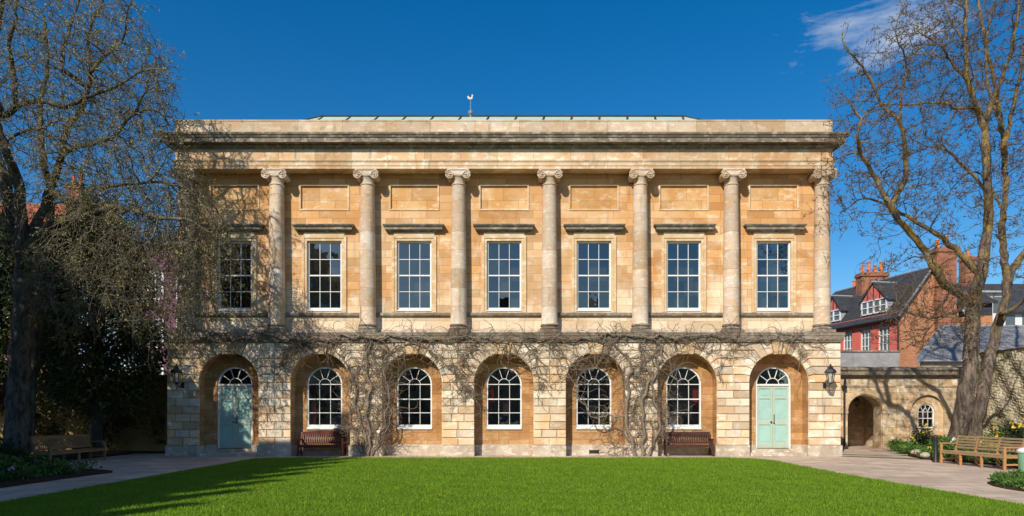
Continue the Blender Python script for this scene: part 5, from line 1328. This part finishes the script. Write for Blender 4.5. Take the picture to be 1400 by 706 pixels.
# thin dark strips painting the shadow wedges at the corner of the building
m = MB(); m.prism([(12.4, 26.0), (12.9, 26.25), (14.6, 24.9), (15.2, 23.6), (14.3, 24.3), (13.3, 25.3)], 'z', .001, .006)
M['shadowtone'] = plain('painted_shadow_tone', (.13, .11, .075), .8, .3, .2, 2)
m.build('shadow_strip', 'shadowtone', kind='structure')
m = MB(); m.prism([(12.9, 27.3), (13.1, 27.75), (15.0, 26.3), (14.2, 26.5)], 'z', .001, .006); m.build('shadow_strip', 'shadowtone', kind='structure')

# ------------------------------------------------------------------ planting
def bed(name, pts, z=.06, mat='soil'):
    m = MB(); m.prism(pts, 'z', -.01, z); return m.build(name, mat, kind='structure', origin=(0, 0, 0))
RB = [(15.1, 19.0), (15.15, 23.0), (14.6, 24.2), (15.2, 26.2), (16.6, 28.6), (18.2, 30.6), (18.3, 31.95), (21.3, 31.95), (21.3, 19.0)]
bed('flower_bed_soil', RB)
LB = [(-11.1, 12.0), (-11.1, 17.2), (-11.0, 18.8), (-11.9, 19.4), (-14.0, 19.8), (-15.4, 21.0), (-15.4, 27.8), (-13.7, 28.2), (-13.6, 28.95), (-30, 28.95), (-30, 12)]
bed('flower_bed_soil', LB)
SB = [(10.62, 13.9), (10.6, 14.6), (10.72, 15.2), (11.0, 15.8), (11.5, 16.3), (12.2, 16.75), (13.2, 17.1), (14.6, 17.2), (14.6, 13.3), (11.6, 13.3)]
bed('small_bed_soil', SB, .04)
def plant(name, label, x, y, h, r, n, leaf, mat, fl=None, nf=0, droop=.1, group=None, cat='plant', z=.05, up=.5):
    root = empty(name, (x, y, z), label=label, cat=cat, group=group)
    b = NB(); ns = max(8, n // 25); a = rng.uniform(0, 2 * PI, ns); q = np.sqrt(rng.random(ns)) * r
    tips = np.stack([x + q * np.cos(a), y + q * np.sin(a), z + h * (1 - .5 * (q / r) ** 2) * rng.uniform(.6, 1.05, ns)], 1)
    b0 = np.tile([[x, y, z]], (ns, 1)) + rng.normal(0, r * .15, (ns, 3)) * (1, 1, 0); mid = (b0 + tips) / 2 + rng.normal(0, .03, (ns, 3))
    b.tubes(np.stack([b0, mid, tips], 1), np.tile([[.008, .006, .004]], (ns, 1)), 4); b.build('stem', 'leafolive', root, origin=(x, y, z))
    b = NB(); k = rng.integers(0, ns, n); t = rng.uniform(.25, 1.0, n)[:, None]
    C = b0[k] * (1 - t) + tips[k] * t + rng.normal(0, r * .12, (n, 3)) * (1, 1, .7); C[:, 2] = np.maximum(C[:, 2], z + .01)
    b.leaves(C, leaf, up=up, droop=droop, aspect=.5); b.build('foliage', mat, root, origin=(x, y, z), smooth=False)
    if fl:
        for p in tips[rng.permutation(ns)[:nf]]:
            b = NB(); b.leaves(np.tile(p + (0, 0, .03), (9, 1)) + rng.normal(0, .015, (9, 3)), .085, up=.2, aspect=.8)
            b.build('flower', fl, root, origin=tuple(p), smooth=False)
    return root
G = 'leafy plants in the flower beds'
# right bed: (x, y, h, r, n, leaf, mat, flower, nf, label)
def at(px, Y): return ((px - 700) * Y / F, Y)
RP = [(*at(1237, 27.6), .5, .5, 900, .10, 'leafmid', None, 0, 'low bright green clump at the left corner of the right-hand bed'),
      (*at(1226, 29.6), .55, .5, 900, .10, 'leaflight', None, 0, 'bright leafy clump at the foot of the wing wall by its pilaster'),
      (*at(1250, 26.2), .55, .55, 1000, .10, 'leaflight', None, 0, 'bright leafy clump behind the pale edging rocks'),
      (*at(1262, 28.6), 1.15, .6, 1300, .11, 'leafdark', 'yellow', 8, 'dark shrub with yellow flowers in front of the small arched window'),
      (*at(1277, 25.4), .7, .5, 900, .10, 'leafmid', 'yellow', 2, 'mid green plant behind the black bollard'),
      (*at(1296, 24.0), .85, .5, 1000, .10, 'leaflight', 'white', 2, 'pale green plant with white blooms in front of the bare trunk'),
      (*at(1322, 24.2), .85, .5, 1000, .10, 'leafmid', 'yellow', 5, 'yellow flowering plant at the foot of the bare tree'),
      (*at(1343, 24.0), .95, .55, 1000, .11, 'leaflight', 'yellow', 6, 'yellow flowering plant right of the bare trunk'),
      (*at(1364, 24.2), .9, .55, 1000, .11, 'leafmid', 'yellow', 4, 'leafy plant behind the top slat of the teak bench'),
      (*at(1386, 24.4), 1.6, .75, 1900, .13, 'leafdark', 'yellow', 10, 'tall dark shrub with yellow flowers against the rough wall'),
      (*at(1311, 22.8), .5, .45, 700, .09, 'leafmid', None, 0, 'low plant at the back of the far end of the teak bench'),
      (*at(1345, 22.4), .6, .45, 700, .09, 'leaflight', 'yellow', 2, 'low bright plant right behind the middle of the teak bench'),
      (*at(1376, 21.6), .65, .5, 800, .10, 'leafmid', 'yellow', 2, 'low plant behind the near end of the teak bench'),
      (*at(1398, 20.2), .7, .5, 800, .10, 'leafmid', 'yellow', 2, 'leafy shrub cut by the right edge behind the bin'),
      (*at(1264, 25.0), .30, .35, 500, .08, 'leaflight', None, 0, 'lowest bright clump on the path edge left of the bollard')]
for x, y, h, r, n, lf, mt, fl, nf, lab in RP: plant('leafy_plant', lab, x, y, h, r, n, lf, mt, fl, nf, group=G)
# rough stones at the edge of the right bed
for k, (x, y, s, lab) in enumerate([(15.35, 25.9, .22, 'pale rough boulder at the corner of the right-hand bed'), (14.75, 24.4, .16, 'smaller pale rock nearest the black bollard'), (15.9, 26.9, .18, 'pale rock half hidden by the bright leafy clump')]):
    bm = bmesh.new(); bmesh.ops.create_icosphere(bm, subdivisions=3, radius=s)
    for v in bm.verts: v.co *= 1 + .18 * math.sin(v.co.x * 11 + k) * math.cos(v.co.y * 9) + random.uniform(-.04, .04); v.co.z *= .62
    mbk = MB(); mbk.add_bm(bm, Matrix.Translation((x, y, .1 + s * .25))); mbk.build('rock', 'plinth', smooth=R(30), label=lab, cat='rock', group='rocks edging the flower bed')
LP = [(-11.9, 17.6, .42, .55, 800, .11, 'leafmid', None, 0, 'low leafy plant at the corner of the left-hand bed'),
      (-12.3, 16.4, .62, .6, 900, .12, 'leafmid', None, 0, 'leafy clump beside the left path nearest the camera'),
      (-13.4, 18.2, .75, .7, 1000, .12, 'leafdark', 'yellow', 1, 'dark clump with one yellow tulip in front of the old teak bench'),
      (-13.0, 17.0, .6, .6, 900, .12, 'leafmid', 'bluefl', 1, 'leafy clump with a blue flower at the left edge'),
      (-12.6, 18.6, .38, .5, 700, .10, 'leafolive', None, 0, 'low olive clump at the end of the left-hand bed'),
      (-11.7, 16.0, .3, .35, 400, .09, 'leafolive', 'pink', 1, 'small plant with a pink flower by the kerb of the left path'),
      (-14.6, 19.0, .8, .7, 1000, .12, 'leafdark', None, 0, 'dark shrub at the foot of the old spreading tree'),
      (-16.0, 21.0, 1.0, .8, 1100, .12, 'leafdark', None, 0, 'taller dark shrub between the old trunk and the left bench'),
      (-15.6, 24.9, .9, .6, 900, .10, 'leafdark', None, 0, 'dark shrub just past the far end of the left bench')]
for x, y, h, r, n, lf, mt, fl, nf, lab in LP: plant('leafy_plant', lab, x, y, h, r, n, lf, mt, fl, nf, group=G)
def cover(poly, n, mat, z, size, label):
    x0, x1 = min(p[0] for p in poly), max(p[0] for p in poly); y0, y1 = min(p[1] for p in poly), max(p[1] for p in poly)
    x = rng.uniform(x0, x1, n); y = rng.uniform(y0, y1, n); k = in_poly(x, y, poly); x, y = x[k], y[k]
    hh = .5 + .5 * np.sin(x * 5 + np.sin(y * 4)) * np.sin(y * 6); C = np.stack([x, y, z + rng.random(len(x)) * size * (.4 + 1.4 * hh)], 1)
    b = NB(); b.leaves(C, size, up=.7, aspect=.4); b.build('ground_cover', mat, smooth=False, kind='stuff', label=label, cat='ground cover')
shr = lambda P, c, f: [(c[0] + (a - c[0]) * f, c[1] + (b_ - c[1]) * f) for a, b_ in P]
cover(shr(SB, (12.6, 15.2), .97), 13000, 'leafmid', .03, .11, 'low green plants filling the small bed at the right edge')
cover([(15.3, 19), (15.4, 23), (15.1, 24.6), (16.0, 26.6), (17.6, 29.6), (18.4, 31.7), (21, 31.7), (21, 19)], 14000, 'leafmid', .06, .12, 'low green ground cover between the plants of the right-hand bed')
cover([(-11.3, 13), (-11.3, 17.2), (-11.2, 18.7), (-12, 19.2), (-15, 20.5), (-17, 26), (-22, 26), (-22, 13)], 14000, 'leafmid', .06, .14, 'low leafy ground cover in the shaded left-hand bed')

# fallen leaves on the lawn
M['deadleaf'] = plain('dry_brown_leaf', (.30, .15, .06), .8, .2, .2)
for px, py in ((600, 681), (1147, 654), (1307, 697), (350, 672), (905, 668), (742, 690), (1003, 645)):
    Y = 1.56 * F / (py - 567); x = (px - 700) * Y / F; m = MB(); a = random.uniform(0, 6)
    for k in range(2):
        c_, s_2 = math.cos(a + k * PI), math.sin(a + k * PI)
        m.poly([(x, Y, .085), (x + .03 * c_ - .03 * s_2, Y + .03 * s_2 + .03 * c_, .10), (x + .07 * c_, Y + .07 * s_2, .105), (x + .03 * c_ + .03 * s_2, Y + .03 * s_2 - .03 * c_, .09)])
    m.build('fallen_leaf', 'deadleaf', label='small dry brown leaf lying on the lawn', cat='leaf', group='fallen leaves on the lawn')
# ------------------------------------------------------------------ ranges outside the frame (their shadow and reflection are in the picture)
lr = empty('college_range', (-20, -4, 0), label='battlemented stone range left of the lawn, outside the picture', cat='building')
m = MB(); m.box(-28, -14.5, -24, 11.6, 0, 12.3); m.build('wall', 'wing', lr)
m = MB()
for k in range(18):
    y = 10.9 - k * 2.1; m = MB(); m.prism([(y - .5, 12.301), (y + .5, 12.301), (y + .36, 12.9), (y + .10, 14.35), (y - .10, 14.35), (y - .36, 12.9)], 'x', -15.1, -14.6); m.build('pinnacle', 'wing', lr)
for k in range(9):
    for z in (1.6, 5.4, 9.0): m = MB(); m.box(-14.5, -14.46, -20 + k * 3.6, -18.6 + k * 3.6, z, z + 2.0); m.build('window', 'farglass', lr)
hb = empty('college_hall', (2, -24, 0), label='gabled stone hall behind the photographer, outside the picture', cat='building')
m = MB(); m.box(-16, 30, -30, -22, 0, 9.5)
for x in (-10, -1.5, 7, 15.5, 24): m.prism([(x - 2.6, 9.5), (x + 2.6, 9.5), (x, 13.4)], 'y', -26, -22.0)
m.build('wall', 'wing', hb)
m = MB(); slab(m, [(-16.3, -21.8, 9.5), (30.3, -21.8, 9.5), (30.3, -26, 12.8), (-16.3, -26, 12.8)]); slab(m, [(-16.3, -26, 12.8), (30.3, -26, 12.8), (30.3, -30.2, 9.5), (-16.3, -30.2, 9.5)]); m.build('roof', 'slate', hb)
m = MB()
for k in range(14):
    for z in (1.8, 5.6): m = MB(); m.box(-14.5 + k * 3.2, -13.2 + k * 3.2, -22, -21.96, z, z + 2); m.build('window', 'farglass', hb)
